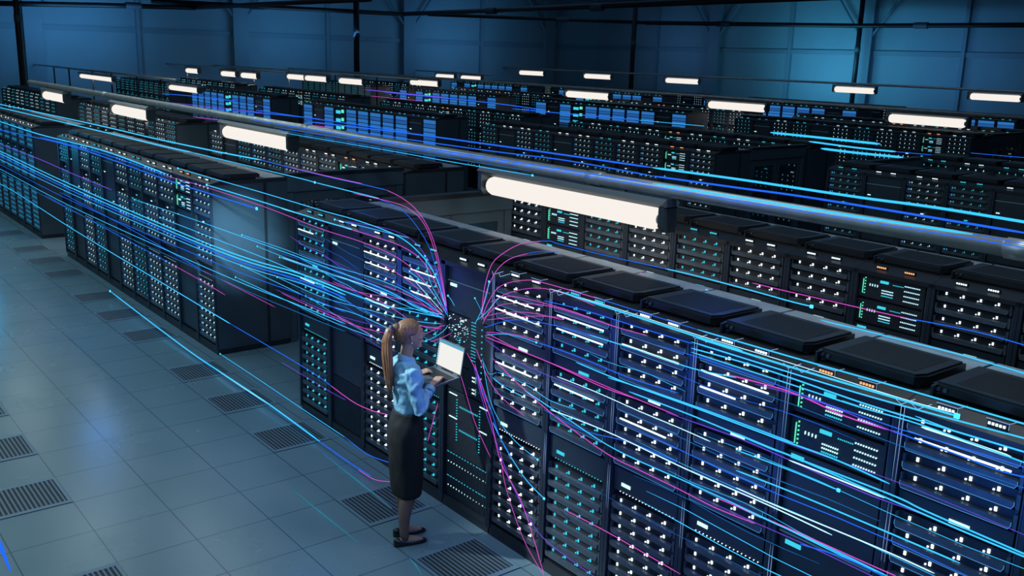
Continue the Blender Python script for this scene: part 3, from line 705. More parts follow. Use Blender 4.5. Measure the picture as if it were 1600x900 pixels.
for sx in (-1, 1):
    body.tube([(sx * .045, .098, 1.722), (sx * .022, .108, 1.722), (0, .110, 1.715)], [.008, .009, .007], 8)            # brow ridge
    body.sphere((sx * .042, .085, 1.665), (.022, .02, .018), 8)                                                           # cheek
    body.tube([(sx * .070, .012, 1.650), (sx * .080, .004, 1.668), (sx * .083, .000, 1.688), (sx * .076, .010, 1.694)], [(.006, .010), (.006, .014), (.006, .014), (.005, .008)], 8)  # ear
# arms, hands
def arm(S, E_, W_):
    S, E_, W_ = Vector(S), Vector(E_), Vector(W_)
    body.tube([S + (Vector((0, 0, 1.42)) - S) * .3, S, S.lerp(E_, .5), E_, E_.lerp(W_, .35), W_], [.036, .036, .031, .027, .027, .022], 12)
    return (W_ - E_).normalized()
def hand(W_, dirv, sx, curl=1.0):
    d = dirv.normalized(); side = Vector((1, 0, 0)); side = (side - d * side.dot(d)).normalized(); up = side.cross(d)
    if up.z < 0: up = -up
    p = Vector(W_)
    body.tube([p - d * .01, p + d * .03, p + d * .06, p + d * .082], [(.020, .014), (.030, .014), (.038, .013), (.036, .011)], 12)
    if True:
        for k, (off, ln) in enumerate(((-.030, .062), (-.010, .074), (.011, .078), (.031, .070))):
            o_ = off * sx; a = p + d * .078 + side * o_; lf = ln / 3
            q1 = a + (d * .97 + up * .12 + side * o_ * 1.4).normalized() * lf * 1.15
            q2 = q1 + (d * .80 - up * .55 * curl + side * o_ * 1.0).normalized() * lf
            q3 = q2 + (d * .40 - up * .90 * curl).normalized() * lf * .85
            body.tube([a - d * .02, a, q1, q2, q3], [.0105, .0098, .0090, .0082, .0066], 8)
        t0 = p + d * .025 + side * (.026 * -sx) * -1 * -1
        t0 = p + d * .022 - side * (-sx) * -.0 + side * (.030 * sx)
        t1 = t0 + (d * .6 + side * sx * .65 - up * .35).normalized() * .036; t2 = t1 + (d * .95 - up * .35).normalized() * .028; t3 = t2 + (d * .95 - up * .5).normalized() * .020
        body.tube([t0 - d * .01, t0, t1, t2, t3], [.012, .013, .0105, .009, .007], 8)
SR, SL = Vector((.158, -.012, 1.425)), Vector((-.158, -.012, 1.425))
ER, EL = wl(1.76, -.60, 1.155), wl(1.30, -.50, 1.15)
WRi, WLe = wl(1.60, -.375, 1.275), wl(1.33, -.36, 1.275)
arm(SR, ER, WRi); arm(SL, EL, WLe)
hand(WRi, wl(1.555, -.27, 1.305) - WRi, -1); hand(WLe, wl(1.375, -.26, 1.305) - WLe, 1)
bo = body.build('body', SKIN, WR, smooth=True)
rm = bo.modifiers.new('remesh', 'REMESH'); rm.mode = 'VOXEL'; rm.voxel_size = .0042; rm.use_smooth_shade = True
sm = bo.modifiers.new('smooth', 'SMOOTH'); sm.factor = .5; sm.iterations = 4
# eyes
for sx in (-1, 1):
    b = MB(); b.sphere((sx * .030, .0925, 1.697), .0125, 8); e = b.build('eye', mat('eye_white', (.7, .7, .68), .2), WR, smooth=True)
    b = MB(); b.sphere((sx * .030, .1000, 1.696), .0062, 6); b.build('iris', mat('iris_dark', (.03, .03, .03), .2), e, smooth=True)
    b = MB(); b.tube([(sx * .012, .1125, 1.720), (sx * .030, .108, 1.727), (sx * .048, .096, 1.723)], [.002, .0035, .002], 6); b.build('eyebrow', HAIRM, WR)
b = MB(); b.sphere((.086, .004, 1.643), .006, 8); b.build('earring', mat('pearl', (.85, .85, .85), .15), WR, smooth=True)
b = MB(); b.tube([(-.018, .1150, 1.630), (0, .1235, 1.630), (.018, .1150, 1.630)], [.002, .006, .002], 8); b.build('lips', mat('lip_red', (.35, .10, .09), .35), WR, smooth=True)
# hair cap swept back to a high ponytail
def hair():
    n, rows = 64, 26; rings = []
    def sst(a, b, x): t = min(1, max(0, (x - a) / (b - a))); return t * t * (3 - 2 * t)
    for i in range(rows + 1):
        ring = []
        for k in range(n):
            th = 2 * PI * k / n; th_ = abs(math.degrees(th if th < PI else th - 2 * PI)); x, y = math.sin(th), math.cos(th)   # th = 0 is the face side
            maxa = math.radians(50 + 37 * sst(38, 78, th_) + 36 * sst(96, 128, th_))
            aa = maxa * i / rows
            r = 1.0 + .008 * math.sin(th * 23 + i * .15) * min(1, i / 5)
            back = .012 * max(0, -y) * math.sin(aa)
            ring.append((.0835 * r * math.sin(aa) * x, .008 + .106 * r * math.sin(aa) * y - back, 1.700 + .110 * r * math.cos(aa)))
        rings.append(ring)
    return rings
b = MB(); b.rings(hair(), 0, False); h = b.build('hair', HAIRM, WR, smooth=True)
so = h.modifiers.new('solid', 'SOLIDIFY'); so.thickness = .012; so.offset = -1
b = MB()
b.tube([(0, -.080, 1.745), (0, -.104, 1.750), (0, -.122, 1.748)], [.040, .028, .020], 16)
b.build('gathered_hair', HAIRM, h, smooth=True)
b = MB(); b.tube([(-.0, -.116, 1.750), (0, -.134, 1.745)], .0265, 14); b.build('hair_tie', TIE, h, smooth=True)
b = MB(); rnd = random.Random(5)
base = [(0, -.115, 1.750), (0, -.145, 1.735), (-.004, -.160, 1.66), (-.008, -.156, 1.56), (-.008, -.150, 1.45), (-.004, -.142, 1.33), (.0, -.136, 1.22)]
b.tube([Vector(p) for p in base], [(.022, .020), (.034, .026), (.048, .032), (.054, .034), (.050, .030), (.034, .022), (.006, .004)], 18)
for k in range(60):
    a = rnd.random() * 2 * PI; rr = .75 + rnd.random() * .35; sw = [.019, .032, .046, .053, .050, .036, .016 * rnd.random()]
    b.tube([(p[0] + math.cos(a) * sw[i] * rr, p[1] + math.sin(a) * sw[i] * .6 * rr, p[2] - rnd.random() * .02) for i, p in enumerate(base)], [.003, .005, .006, .006, .005, .004, .0015], 5)
b.build('ponytail', HAIRM, h, smooth=True)
# blouse
b = MB()
b.ell([(0, .0, 1.085, .122, .092), (0, .0, 1.11, .128, .098), (0, .002, 1.16, .132, .098), (0, .002, 1.24, .138, .104), (0, .004, 1.33, .156, .118), (0, -.006, 1.41, .172, .102), (0, -.010, 1.455, .130, .082), (0, -.010, 1.485, .074, .066), (0, -.010, 1.50, .062, .060)], 24)
def sleeve(S, E_, W_):
    S, E_, W_ = Vector(S), Vector(E_), Vector(W_); c = Vector((S.x * .55, -.005, 1.425))
    b.tube([c, S, S.lerp(E_, .3), S.lerp(E_, .7), E_, E_.lerp(W_, .3), E_.lerp(W_, .62), E_.lerp(W_, .72)], [.054, .059, .057, .050, .048, .047, .042, .038], 14)
sleeve(SR, ER, WRi); sleeve(SL, EL, WLe)
bs = b.build('blouse', BLOUSE, WR, smooth=True)
rm = bs.modifiers.new('remesh', 'REMESH'); rm.mode = 'VOXEL'; rm.voxel_size = .007; rm.use_smooth_shade = True
tx = bpy.data.textures.new('folds', 'CLOUDS'); tx.noise_scale = .10; tx.noise_depth = 2
dp = bs.modifiers.new('folds', 'DISPLACE'); dp.texture = tx; dp.strength = .026; dp.mid_level = .5; dp.texture_coords = 'LOCAL'
tx2 = bpy.data.textures.new('creases', 'WOOD'); tx2.wood_type = 'BANDNOISE'; tx2.noise_scale = .16; tx2.turbulence = 22
dp = bs.modifiers.new('creases', 'DISPLACE'); dp.texture = tx2; dp.strength = .009; dp.mid_level = .5; dp.texture_coords = 'LOCAL'
sm = bs.modifiers.new('smooth', 'SMOOTH'); sm.iterations = 3
b = MB(); b.rings([[(r_ * math.cos(t), -.010 + r_ * 1.0 * math.sin(t), z + .018 * math.sin(t) * -1) for t in [2 * PI * k / 24 for k in range(24)]] for r_, z in ((.066, 1.485), (.058, 1.525), (.054, 1.53), (.064, 1.49))], 0, False)
cl = b.build('collar', BLOUSE, bs, smooth=True)
for S_, W_ in ((ER, WRi), (EL, WLe)):
    b = MB(); b.tube([S_.lerp(W_, .70), S_.lerp(W_, .86)], [.043, .041], 16, caps=False); c = b.build('cuff', BLOUSE, bs, smooth=True); so = c.modifiers.new('s', 'SOLIDIFY'); so.thickness = .004
# skirt
b = MB()
b.ell([(0, 0, 1.10, .134, .104), (0, 0, 1.085, .137, .107), (0, -.005, 1.02, .158, .122), (0, -.012, .94, .174, .134), (0, -.012, .84, .176, .136), (0, -.008, .70, .168, .130), (0, -.004, .55, .160, .124), (0, -.004, .43, .156, .120), (0, -.004, .395, .156, .120)], 32)
sk = b.build('skirt', SKIRT, WR, smooth=True)
dp = sk.modifiers.new('sub', 'SUBSURF'); dp.levels = 2; dp.render_levels = 2
dp = sk.modifiers.new('folds', 'DISPLACE'); dp.texture = tx; dp.strength = .018; dp.mid_level = .5
# stockings colour over the calves, and the shoes
for sx in (-1, 1):
    oy = .02 if sx < 0 else -.03; x = sx * .078
    b = MB(); b.tube([(x, .0, .50), (x, -.015 + oy * .5, .36), (x, -.02 + oy, .22), (x, -.02 + oy, .10), (x, -.015 + oy, .05)], [.057, .059, .045, .0345, .0365], 16); b.build('stocking', STOCK, WR, smooth=True)
    b = MB(); rows = []
    for y, rx, z0, z1 in ((-.105, .010, .002, .055), (-.098, .026, 0, .066), (-.06, .034, 0, .066), (-.02, .037, 0, .052), (.03, .041, 0, .038), (.08, .045, 0, .040), (.125, .040, 0, .034), (.155, .026, 0, .024), (.170, .008, .003, .014)):
        rows.append([(x + rx * math.cos(t), y + oy, (z0 + z1) / 2 + (z1 - z0) / 2 * math.sin(t)) for t in [2 * PI * k / 16 for k in range(16)]])
    b.rings(rows); sh = b.build('shoe', SHOE, WR, smooth=True)

# ---------------------------------------------------------------- light trails
TC = {'c': emis('cyan_trail', (0.03, 0.42, 0.85), 1.6), 'b': emis('blue_trail', (0.012, 0.12, 0.80), 1.25), 'm': emis('magenta_trail', (0.70, 0.08, 0.62), 1.1),
      'w': emis('white_trail', (0.45, 0.78, 1.0), 1.6), 'v': emis('violet_trail', (0.16, 0.06, 0.75), 1.1), 'f': emis('faint_teal_reflection', (0.03, 0.20, 0.30), .9), 'd': emis('dim_blue_trail', (0.01, 0.14, 0.45), .9)}
TN = {'c': 'cyan', 'b': 'blue', 'm': 'magenta', 'w': 'white', 'v': 'violet', 'd': 'dim blue', 'f': 'faint teal'}
def smoothp(P_, sub=6):
    P_ = [Vector(p) for p in P_]; 
    if len(P_) < 3: return P_
    out = []
    for i in range(len(P_) - 1):
        p0, p1, p2, p3 = P_[max(i - 1, 0)], P_[i], P_[i + 1], P_[min(i + 2, len(P_) - 1)]
        for k in range(sub):
            t = k / sub; out.append(.5 * ((2 * p1) + (p2 - p0) * t + (2 * p0 - 5 * p1 + 4 * p2 - p3) * t * t + (3 * p1 - p0 - 3 * p2 + p3) * t ** 3))
    out.append(P_[-1]); return out
TRAILS = []
def trail(col, pts, y=-.12, r=.0035, node='', zone='', ye=None):
    """pts in photo pixels laid on the vertical plane y (drifting to ye); node: s start, e end"""
    ye = y if ye is None else ye; n_ = len(pts)
    W3 = [at(px, py, 1, y + (ye - y) * i / max(1, n_ - 1)) for i, (px, py) in enumerate(pts)]
    TRAILS.append((col, smoothp(W3), r, node, zone))
# -- over the front pod rail (y 1.7)
for col, pts, r in (('b', [(480, 190), (620, 206), (760, 225), (860, 239), (1020, 262)], .012), ('c', [(1020, 262), (1160, 281), (1340, 308), (1460, 324), (1620, 350)], .014),
                    ('b', [(540, 204), (760, 235), (880, 250), (1020, 275)], .007), ('b', [(1020, 275), (1150, 293), (1280, 311), (1620, 367)], .010),
                    ('b', [(390, 186), (440, 195), (760, 246), (1020, 287)], .008), ('c', [(1020, 287), (1200, 316), (1280, 329), (1520, 366)], .011), ('b', [(1520, 366), (1620, 384)], .010),
                    ('b', [(430, 199), (760, 250), (1020, 292), (1280, 334), (1620, 390)], .006),
                    ('c', [(440, 207), (600, 234), (700, 252), (832, 274)], .005), ('d', [(440, 204), (600, 231), (830, 267)], .006)):
    trail(col, pts, 1.25, r, 'e' if pts[-1][0] in (832,) else '', 'above the thick lamp rail')
# -- in front of the third row
for col, pts, r in (('c', [(1204, 207), (1290, 216), (1375, 225)], .03), ('c', [(1264, 221), (1340, 231), (1400, 237)], .022), ('b', [(1400, 237), (1455, 242)], .018),
                    ('c', [(1283, 232), (1340, 239), (1411, 246)], .03), ('b', [(1517, 239), (1620, 248)], .016),
                    ('b', [(800, 170), (900, 179), (1000, 188)], .014), ('c', [(1000, 188), (1100, 197)], .018), ('b', [(250, 146), (310, 151), (370, 158)], .02), ('v', [(262, 160), (340, 168), (410, 176)], .014),
                    ('b', [(320, 152), (417, 167)], .02), ('b', [(262, 166), (400, 176), (500, 186)], .02), ('m', [(250, 176), (330, 186), (480, 200)], .014), ('b', [(400, 172), (480, 184), (640, 206)], .02),
                    ('m', [(395, 184), (450, 191), (520, 200)], .012), ('v', [(570, 140), (640, 147), (700, 153)], .02), ('m', [(580, 150), (660, 158)], .016), ('b', [(600, 144), (760, 160), (850, 172)], .016)):
    trail(col, pts, 8.9, r, '', 'before the third rack row')
# -- from the upper left over the second bank to the woman's rack
Z = 'running from the left to the woman'
for col, pts, r in (('c', [(-40, 157), (0, 163), (141, 193), (240, 216), (340, 237), (408, 250)], .010), ('b', [(408, 250), (446, 260), (520, 278), (566, 288), (604, 297)], .005),
                    ('m', [(446, 260), (520, 277), (566, 287)], .004), ('m', [(604, 297), (626, 308), (648, 325), (666, 350), (680, 384), (690, 430), (698, 478)], .0035),
                    ('c', [(-40, 160), (0, 168), (144, 202), (240, 225), (300, 238)], .010), ('c', [(300, 238), (374, 256), (466, 278), (492, 285)], .006),
                    ('c', [(492, 285), (552, 300), (592, 310)], .006), ('m', [(552, 302), (620, 318), (648, 333), (666, 356), (680, 395), (690, 440), (697, 480)], .0035),
                    ('b', [(592, 311), (625, 326), (650, 352), (672, 390), (686, 440), (696, 485)], .0035),
                    ('c', [(-20, 185), (0, 190), (62, 210), (160, 235), (260, 272)], .011), ('b', [(-20, 197), (0, 203), (110, 228), (260, 281), (332, 304), (401, 326)], .009),
                    ('b', [(62, 214), (160, 240), (260, 275)], .008), ('m', [(260, 275), (317, 291), (410, 322), (500, 357), (565, 378), (620, 402), (660, 436), (694, 486)], .004),
                    ('c', [(278, 263), (340, 281), (410, 301), (500, 328), (560, 345), (620, 368), (655, 395), (680, 430), (696, 478)], .006),
                    ('c', [(323, 289), (386, 308), (500, 344), (550, 358)], .007), ('w', [(440, 326), (500, 344), (550, 359)], .004), ('m', [(550, 359), (586, 370), (630, 386), (662, 410), (684, 450), (698, 486)], .004),
                    ('c', [(523, 343), (580, 357), (640, 372)], .004), ('v', [(540, 346), (600, 356), (640, 372), (665, 400), (684, 440), (696, 480)], .003)):
    trail(col, pts, -.10, r, 's' if pts[0][0] in (278, 323, 523) else ('e' if pts[-1][0] in (492, 401) else ''), Z)
rnd = random.Random(11)
# bundle across the second bank
for k, (y0, y1, y2, y3, col) in enumerate(((236, 288, 384, 436, 'c'), (240, 293, 389, 441, 'c'), (244, 297, 393, 446, 'b'), (249, 302, 398, 451, 'c'), (257, 313, 409, 468, 'b'), (264, 322, 423, 486, 'c'), (268, 328, 431, 498, 'd'))):
    trail(col, [(-30, y0 - 13), (0, y0), (110, y1), (333, y2), (470, y3 - 8), (540, y3 + 20)], -.14, .0085 if k < 3 else .0055, '', Z)
for col, pts, r, nd in (('v', [(0, 225), (60, 248), (110, 270), (175, 297)], .007, ''), ('b', [(70, 305), (167, 358), (267, 412)], .006, ''), ('m', [(267, 412), (310, 436), (352, 461)], .004, ''),
                        ('b', [(93, 300), (200, 356), (317, 423)], .006, ''), ('m', [(317, 423), (370, 449), (430, 480)], .003, ''),
                        ('c', [(-30, 272), (23, 300), (117, 360), (300, 470), (360, 506)], .007, ''), ('b', [(360, 506), (457, 563), (500, 590), (516, 602)], .006, ''), ('v', [(440, 566), (470, 584), (516, 612), (540, 625)], .003, ''),
                        ('m', [(516, 602), (552, 628), (580, 641), (606, 648)], .005, ''),
                        ('c', [(210, 312), (300, 342), (467, 402), (600, 452), (650, 480), (692, 492)], .005, 's'), ('c', [(250, 340), (400, 398), (500, 440), (600, 476), (690, 496)], .005, 's'),
                        ('c', [(378, 367), (440, 388), (500, 410), (600, 440), (660, 470), (694, 494)], .0035, 's'), ('c', [(402, 385), (460, 408), (540, 436), (640, 480), (694, 496)], .0035, 's'),
                        ('c', [(437, 402), (500, 424), (600, 456), (690, 497)], .0035, 's'), ('c', [(377, 415), (440, 445), (500, 473), (560, 492), (620, 520)], .004, 's'),
                        ('c', [(368, 433), (440, 466), (520, 503), (580, 526), (610, 538)], .004, 's'), ('c', [(433, 433), (500, 463), (560, 480), (640, 500), (690, 506)], .0035, 's'),
                        ('b', [(440, 396), (520, 423), (620, 462), (694, 498)], .003, ''), ('w', [(440, 402), (500, 422), (560, 442), (600, 458)], .0028, ''),
                        ('m', [(440, 458), (500, 486), (560, 510), (600, 520)], .0035, ''), ('v', [(430, 452), (520, 490), (600, 512)], .003, ''), ('m', [(500, 436), (560, 456), (640, 470), (690, 490)], .003, ''),
                        ('m', [(520, 440), (600, 474), (650, 506), (690, 514)], .003, ''), ('b', [(440, 430), (520, 462), (600, 500)], .004, ''), ('m', [(480, 474), (540, 500), (596, 534)], .0035, ''),
                        ('c', [(540, 456), (600, 478), (640, 482), (668, 486)], .003, ''), ('c', [(664, 400), (672, 440), (688, 470), (698, 492)], .003, 's'), ('c', [(640, 424), (668, 448), (690, 478)], .003, 's'),
                        ('m', [(596, 412), (640, 440), (670, 470), (694, 494)], .003, ''), ('w', [(640, 430), (665, 458), (692, 488)], .0028, ''), ('m', [(600, 446), (640, 462), (668, 480), (694, 500)], .003, ''),
                        ('b', [(590, 432), (640, 454), (680, 486)], .004, ''), ('m', [(640, 524), (668, 520), (692, 507)], .0028, ''), ('c', [(648, 536), (672, 530), (692, 518), (700, 508)], .0032, ''),
                        ('m', [(672, 534), (690, 528), (706, 520)], .003, ''), ('m', [(650, 508), (680, 512), (696, 508)], .003, ''),
                        ('v', [(682, 420), (690, 450), (697, 490)], .005, ''), ('b', [(688, 430), (694, 460), (700, 496)], .006, ''), ('c', [(742, 466), (752, 486), (756, 500)], .002, 's'), ('c', [(700, 462), (706, 470), (710, 478)], .003, 's')):
    trail(col, pts, -.13 + rnd.random() * .06, r, nd, Z)
# low trails over the aisle floor
for col, pts, r, nd in (('c', [(172, 455), (284, 540), (350, 585), (418, 630), (500, 690)], .009, 's'), ('b', [(500, 690), (545, 722), (580, 744)], .006, ''), ('m', [(560, 734), (585, 749), (612, 753)], .0035, ''),
                        ('w', [(284, 541), (350, 586), (418, 631)], .003, ''), ('c', [(344, 553), (400, 590), (480, 644), (540, 684)], .004, 's'), ('b', [(540, 684), (575, 710), (612, 724)], .005, ''),
                        ('d', [(300, 552), (372, 606), (440, 650), (520, 706), (560, 738)], .003, ''), ('d', [(352, 562), (404, 600), (470, 640), (560, 706)], .0028, '')):
    trail(col, pts, -.26, r, nd, 'skimming low along the rack plinths')
TRAILS.append(('b', [at(-12, 820, 1, -3.3), at(2, 856, 1, -3.3), at(16, 892, 1, -3.3)], .022, '', 'at the lower left corner of the corridor'))  # edge glow of some near object, put in as a trail
for px in ([(452, 762), (500, 800), (560, 848)], [(505, 709), (560, 752), (612, 794)], [(640, 872), (650, 884), (660, 899)]):  # trail reflections in the floor, put in as faintly glowing streaks
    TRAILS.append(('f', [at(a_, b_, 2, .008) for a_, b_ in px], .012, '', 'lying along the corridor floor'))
# -- right side fan
Z = 'fanning right of the patch rack'
R_ = [
 ('m', [(752, 492), (757, 450), (768, 414), (786, 396), (814, 381), (845, 377)], .0035, '', 0), ('b', [(840, 377), (860, 377), (876, 382), (972, 405), (1040, 420)], .004, '', .3), ('c', [(1040, 420), (1080, 429), (1160, 450), (1232, 470), (1268, 479)], .006, 'e', .4),
 ('m', [(752, 494), (760, 456), (775, 424), (796, 405), (825, 396)], .0035, '', 0), ('b', [(825, 396), (845, 393), (872, 394)], .004, '', .4), ('m', [(872, 394), (962, 416), (1066, 444), (1104, 454)], .0045, 'e', .9),
 ('b', [(1104, 454), (1150, 466), (1204, 482), (1280, 500)], .005, '', .9), ('c', [(1280, 500), (1332, 512), (1400, 529), (1500, 554), (1620, 589)], .006, '', .9),
 ('m', [(1175, 442), (1225, 454), (1300, 471), (1370, 487), (1420, 498)], .005, '', 2.55), ('b', [(1420, 498), (1470, 507), (1540, 522), (1620, 545)], .006, '', 2.55),
 ('m', [(752, 500), (764, 470), (782, 447), (818, 438), (850, 442), (936, 467)], .0035, '', 0), ('b', [(936, 467), (1000, 487), (1090, 515)], .004, '', -.02), ('c', [(1090, 515), (1234, 557), (1400, 604), (1500, 633), (1620, 668)], .006, '', -.02),
 ('m', [(754, 506), (775, 470), (800, 456), (840, 450), (880, 458), (930, 478)], .003, '', 0), ('c', [(880, 457), (930, 474), (1010, 500), (1089, 526), (1160, 548)], .007, '', 0),
 ('w', [(859, 451), (963, 482), (1089, 523), (1234, 567), (1400, 620), (1490, 645)], .0028, '', 0), ('c', [(1089, 528), (1234, 573), (1400, 622), (1495, 650)], .007, 'e', 0),
 ('m', [(756, 498), (775, 480), (800, 474), (850, 477), (900, 490), (965, 512)], .003, '', 0), ('b', [(850, 470), (910, 484), (1000, 512), (1085, 538)], .0045, '', 0), ('c', [(1080, 534), (1234, 582), (1340, 614), (1440, 642), (1620, 690)], .006, '', 0),
 ('m', [(758, 494), (790, 488), (830, 489), (880, 500)], .003, '', 0), ('c', [(1080, 544), (1160, 566), (1234, 590), (1340, 627), (1430, 655), (1620, 712)], .006, '', 0), ('c', [(1080, 550), (1234, 600), (1340, 635), (1440, 664), (1620, 730)], .005, '', 0),
 ('m', [(760, 500), (800, 496), (850, 494), (900, 500)], .003, '', 0), ('b', [(756, 512), (800, 500), (850, 505), (920, 523), (990, 545)], .004, '', 0), ('c', [(920, 523), (1000, 548), (1080, 575), (1150, 590)], .005, '', 0),
 ('m', [(760, 519), (800, 522), (840, 532)], .003, '', 0), ('c', [(758, 524), (785, 522), (810, 526), (838, 535)], .003, 'e', 0), ('m', [(766, 472), (800, 463), (880, 482), (960, 510), (1010, 524)], .003, '', 0),
 ('m', [(758, 526), (800, 543), (860, 567), (940, 604), (1000, 625)], .004, '', 0), ('m', [(760, 520), (810, 546), (880, 575), (960, 609), (1060, 650)], .0035, '', 0), ('v', [(758, 530), (800, 560), (850, 584), (920, 611)], .003, '', 0),
 ('b', [(840, 535), (900, 556), (983, 590), (1060, 614)], .005, '', 0), ('c', [(900, 566), (983, 600), (1083, 636), (1200, 680), (1300, 716), (1390, 756)], .006, '', 0),
 ('c', [(983, 612), (1083, 650), (1200, 699), (1240, 714), (1390, 780), (1500, 828), (1620, 878)], .006, '', 0), ('c', [(950, 590), (1020, 612), (1100, 640), (1160, 662), (1240, 692)], .005, '', 0),
 ('w', [(870, 588), (930, 612), (1000, 643), (1060, 668), (1110, 690)], .004, '', 0), ('m', [(770, 560), (810, 600), (867, 650), (947, 708), (1000, 735), (1060, 764), (1117, 793), (1180, 818)], .004, '', 0),
 ('w', [(860, 640), (903, 656), (963, 681), (1070, 732), (1200, 789), (1300, 836)], .005, '', 0), ('c', [(820, 610), (880, 650), (963, 703), (1093, 762), (1200, 812), (1290, 856), (1370, 894)], .005, '', 0),
 ('b', [(850, 640), (910, 672), (980, 690), (1060, 722)], .004, '', 0), ('c', [(1150, 677), (1227, 709), (1390, 772), (1450, 800), (1620, 874)], .006, '', 0), ('w', [(1233, 719), (1300, 745), (1382, 778)], .006, '', 0),
 ('c', [(1150, 703), (1230, 733), (1310, 766)], .005, 'e', 0), ('c', [(1150, 735), (1240, 770), (1383, 830), (1500, 880)], .006, '', 0), ('m', [(1120, 778), (1210, 816), (1283, 848), (1363, 884), (1400, 900)], .004, '', 0),
 ('w', [(1150, 762), (1217, 792), (1367, 854), (1460, 896)], .005, '', 0), ('c', [(1150, 790), (1220, 822), (1300, 858), (1390, 902)], .005, '', 0), ('b', [(1250, 850), (1320, 872), (1390, 905)], .005, '', 0),
 ('v', [(1180, 600), (1280, 628), (1360, 660), (1410, 680)], .0035, '', 0), ('m', [(1140, 586), (1234, 612), (1320, 650), (1390, 672)], .005, '', 0), ('b', [(1395, 673), (1440, 690), (1500, 712), (1560, 735), (1620, 750)], .005, '', 0),
 ('w', [(1440, 667), (1510, 690), (1580, 714)], .008, '', 0), ('c', [(1430, 650), (1500, 676), (1580, 700)], .004, '', 0),
 ('m', [(744, 545), (760, 585), (783, 620), (820, 650)], .003, '', 0), ('m', [(742, 568), (752, 610), (768, 660), (783, 723), (817, 790), (850, 898)], .004, '', 0), ('v', [(740, 570), (755, 630), (775, 690), (800, 757), (833, 820), (863, 853), (930, 902)], .0035, '', 0),
 ('m', [(783, 712), (790, 760), (817, 840), (850, 900)], .003, '', 0), ('c', [(754, 560), (765, 622), (783, 662), (810, 694), (840, 718)], .003, 'e', 0), ('c', [(770, 660), (790, 700), (820, 747), (850, 779)], .0045, 'e', 0),
 ('b', [(744, 576), (756, 616), (768, 642), (780, 680), (800, 716)], .005, '', 0), ('c', [(756, 566), (764, 584), (776, 582)], .002, '', 0), ('c', [(770, 590), (790, 606), (822, 622)], .004, '', 0), ('c', [(778, 582), (800, 590), (830, 606), (860, 626), (900, 640)], .003, '', 0),
 ('m', [(883, 797), (950, 832), (1063, 897)], .004, '', 0), ('w', [(790, 490), (815, 498), (846, 510)], .005, '', 0), ('m', [(712, 560), (724, 600), (742, 660), (766, 714)], .003, '', 0),
 ('m', [(730, 552), (748, 588), (766, 640)], .0035, '', 0), ('m', [(668, 690), (676, 660), (684, 630)], .003, '', 0), ('c', [(746, 500), (760, 488), (775, 470), (786, 462)], .003, '', 0), ('c', [(742, 506), (752, 486), (760, 462), (764, 440)], .003, 'e', 0)]
for col, pts, r, nd, yy in R_: trail(col, pts, yy - .10 - rnd.random() * .04 if yy <= 0 else yy, r, nd, Z)
# fill the dense bundle with rays running parallel to the tops of the near racks
for k in range(16):
    z = 2.05 - k * .075 + rnd.random() * .03; x0 = 2.7 + rnd.random() * 1.6; x1 = x0 + .8 + rnd.random() * 1.8
    TRAILS.append((rnd.choice('bbccdv'), [Vector((x0 + (x1 - x0) * t / 6, -.09 - rnd.random() * .004, z + .012 * math.sin(t * 1.3 + k))) for t in range(7)], rnd.choice((.002, .003, .004)), '', Z))
for k in range(14):
    z = 2.0 - k * .055 + rnd.random() * .02; x0 = -1.5 + rnd.random() * .8; x1 = x0 + .7 + rnd.random() * 1.2
    TRAILS.append((rnd.choice('bbcdv'), [Vector((x0 + (x1 - x0) * t / 6, -.08 - rnd.random() * .004, z - .02 * t + .008 * math.sin(t * 1.7 + k))) for t in range(7)], rnd.choice((.002, .003)), '', 'running from the left to the woman'))
cnt = {}
NODE = emis('trail_node', (0.05, 0.55, 0.95), 2.0)
def size_word(r): return 'hair-thin' if r < .0033 else 'thin' if r < .0052 else 'medium' if r < .009 else 'thick'
order = {}
for i, (col, pts, r, nd, zone) in enumerate(TRAILS): order.setdefault((col, size_word(r), zone), []).append((-sum(p.z for p in pts) / len(pts), i))
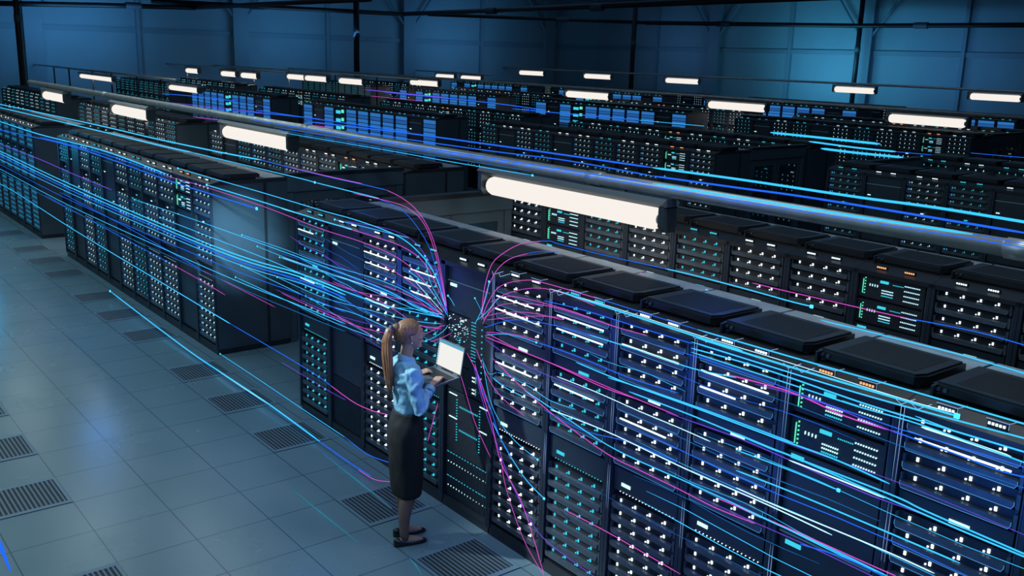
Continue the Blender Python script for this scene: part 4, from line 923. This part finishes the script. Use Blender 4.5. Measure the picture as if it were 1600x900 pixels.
RANK = {i: (q, len(v)) for v in order.values() for q, (z_, i) in enumerate(sorted(v))}
def ordinal(q):
    return ordw[q] if q < 14 else {14: 'fifteenth', 15: 'sixteenth', 16: 'seventeenth', 17: 'eighteenth', 18: 'nineteenth', 19: 'twentieth'}.get(q, 'twenty-' + ordw[min(q - 20, 8)])
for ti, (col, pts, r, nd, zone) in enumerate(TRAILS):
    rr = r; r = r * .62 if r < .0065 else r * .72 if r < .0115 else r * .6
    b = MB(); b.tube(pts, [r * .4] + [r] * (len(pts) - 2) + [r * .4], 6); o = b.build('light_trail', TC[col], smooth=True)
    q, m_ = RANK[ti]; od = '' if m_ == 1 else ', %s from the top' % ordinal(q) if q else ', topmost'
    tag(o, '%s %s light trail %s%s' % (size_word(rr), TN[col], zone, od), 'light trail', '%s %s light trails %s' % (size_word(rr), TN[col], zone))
    if nd:
        p = Vector(pts[0] if nd == 's' else pts[-1]); q = r * 1.7 + .003
        e = MB(); e.box(p.x - q, p.y - q * .5, p.z - q, p.x + q, p.y + q * .5, p.z + q); e.build('square_node', NODE, o)

# trail highlights on a few server handles, added as glowing bars
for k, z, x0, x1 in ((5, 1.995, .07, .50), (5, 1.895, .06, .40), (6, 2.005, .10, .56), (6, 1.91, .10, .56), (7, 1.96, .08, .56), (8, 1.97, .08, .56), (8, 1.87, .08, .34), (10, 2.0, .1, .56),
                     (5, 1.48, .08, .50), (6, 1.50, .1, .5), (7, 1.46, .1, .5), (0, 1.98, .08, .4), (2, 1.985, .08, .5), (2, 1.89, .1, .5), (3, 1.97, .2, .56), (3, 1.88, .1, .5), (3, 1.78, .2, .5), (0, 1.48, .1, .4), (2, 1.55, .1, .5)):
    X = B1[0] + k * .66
    b = MB(); b.tube([(X + x0, -.012, z), (X + x1, -.012, z)], .006, 8); o = b.build('highlight_bar', BAR, smooth=True)
    tag(o, 'white painted highlight on the %s rack front, %s' % (ordw[k] + ' near-bank', 'upper part' if z > 1.7 else 'middle part'), 'light bar', 'painted highlights on near rack %s, %s' % (ordw[k], 'top' if z > 1.7 else 'middle'))
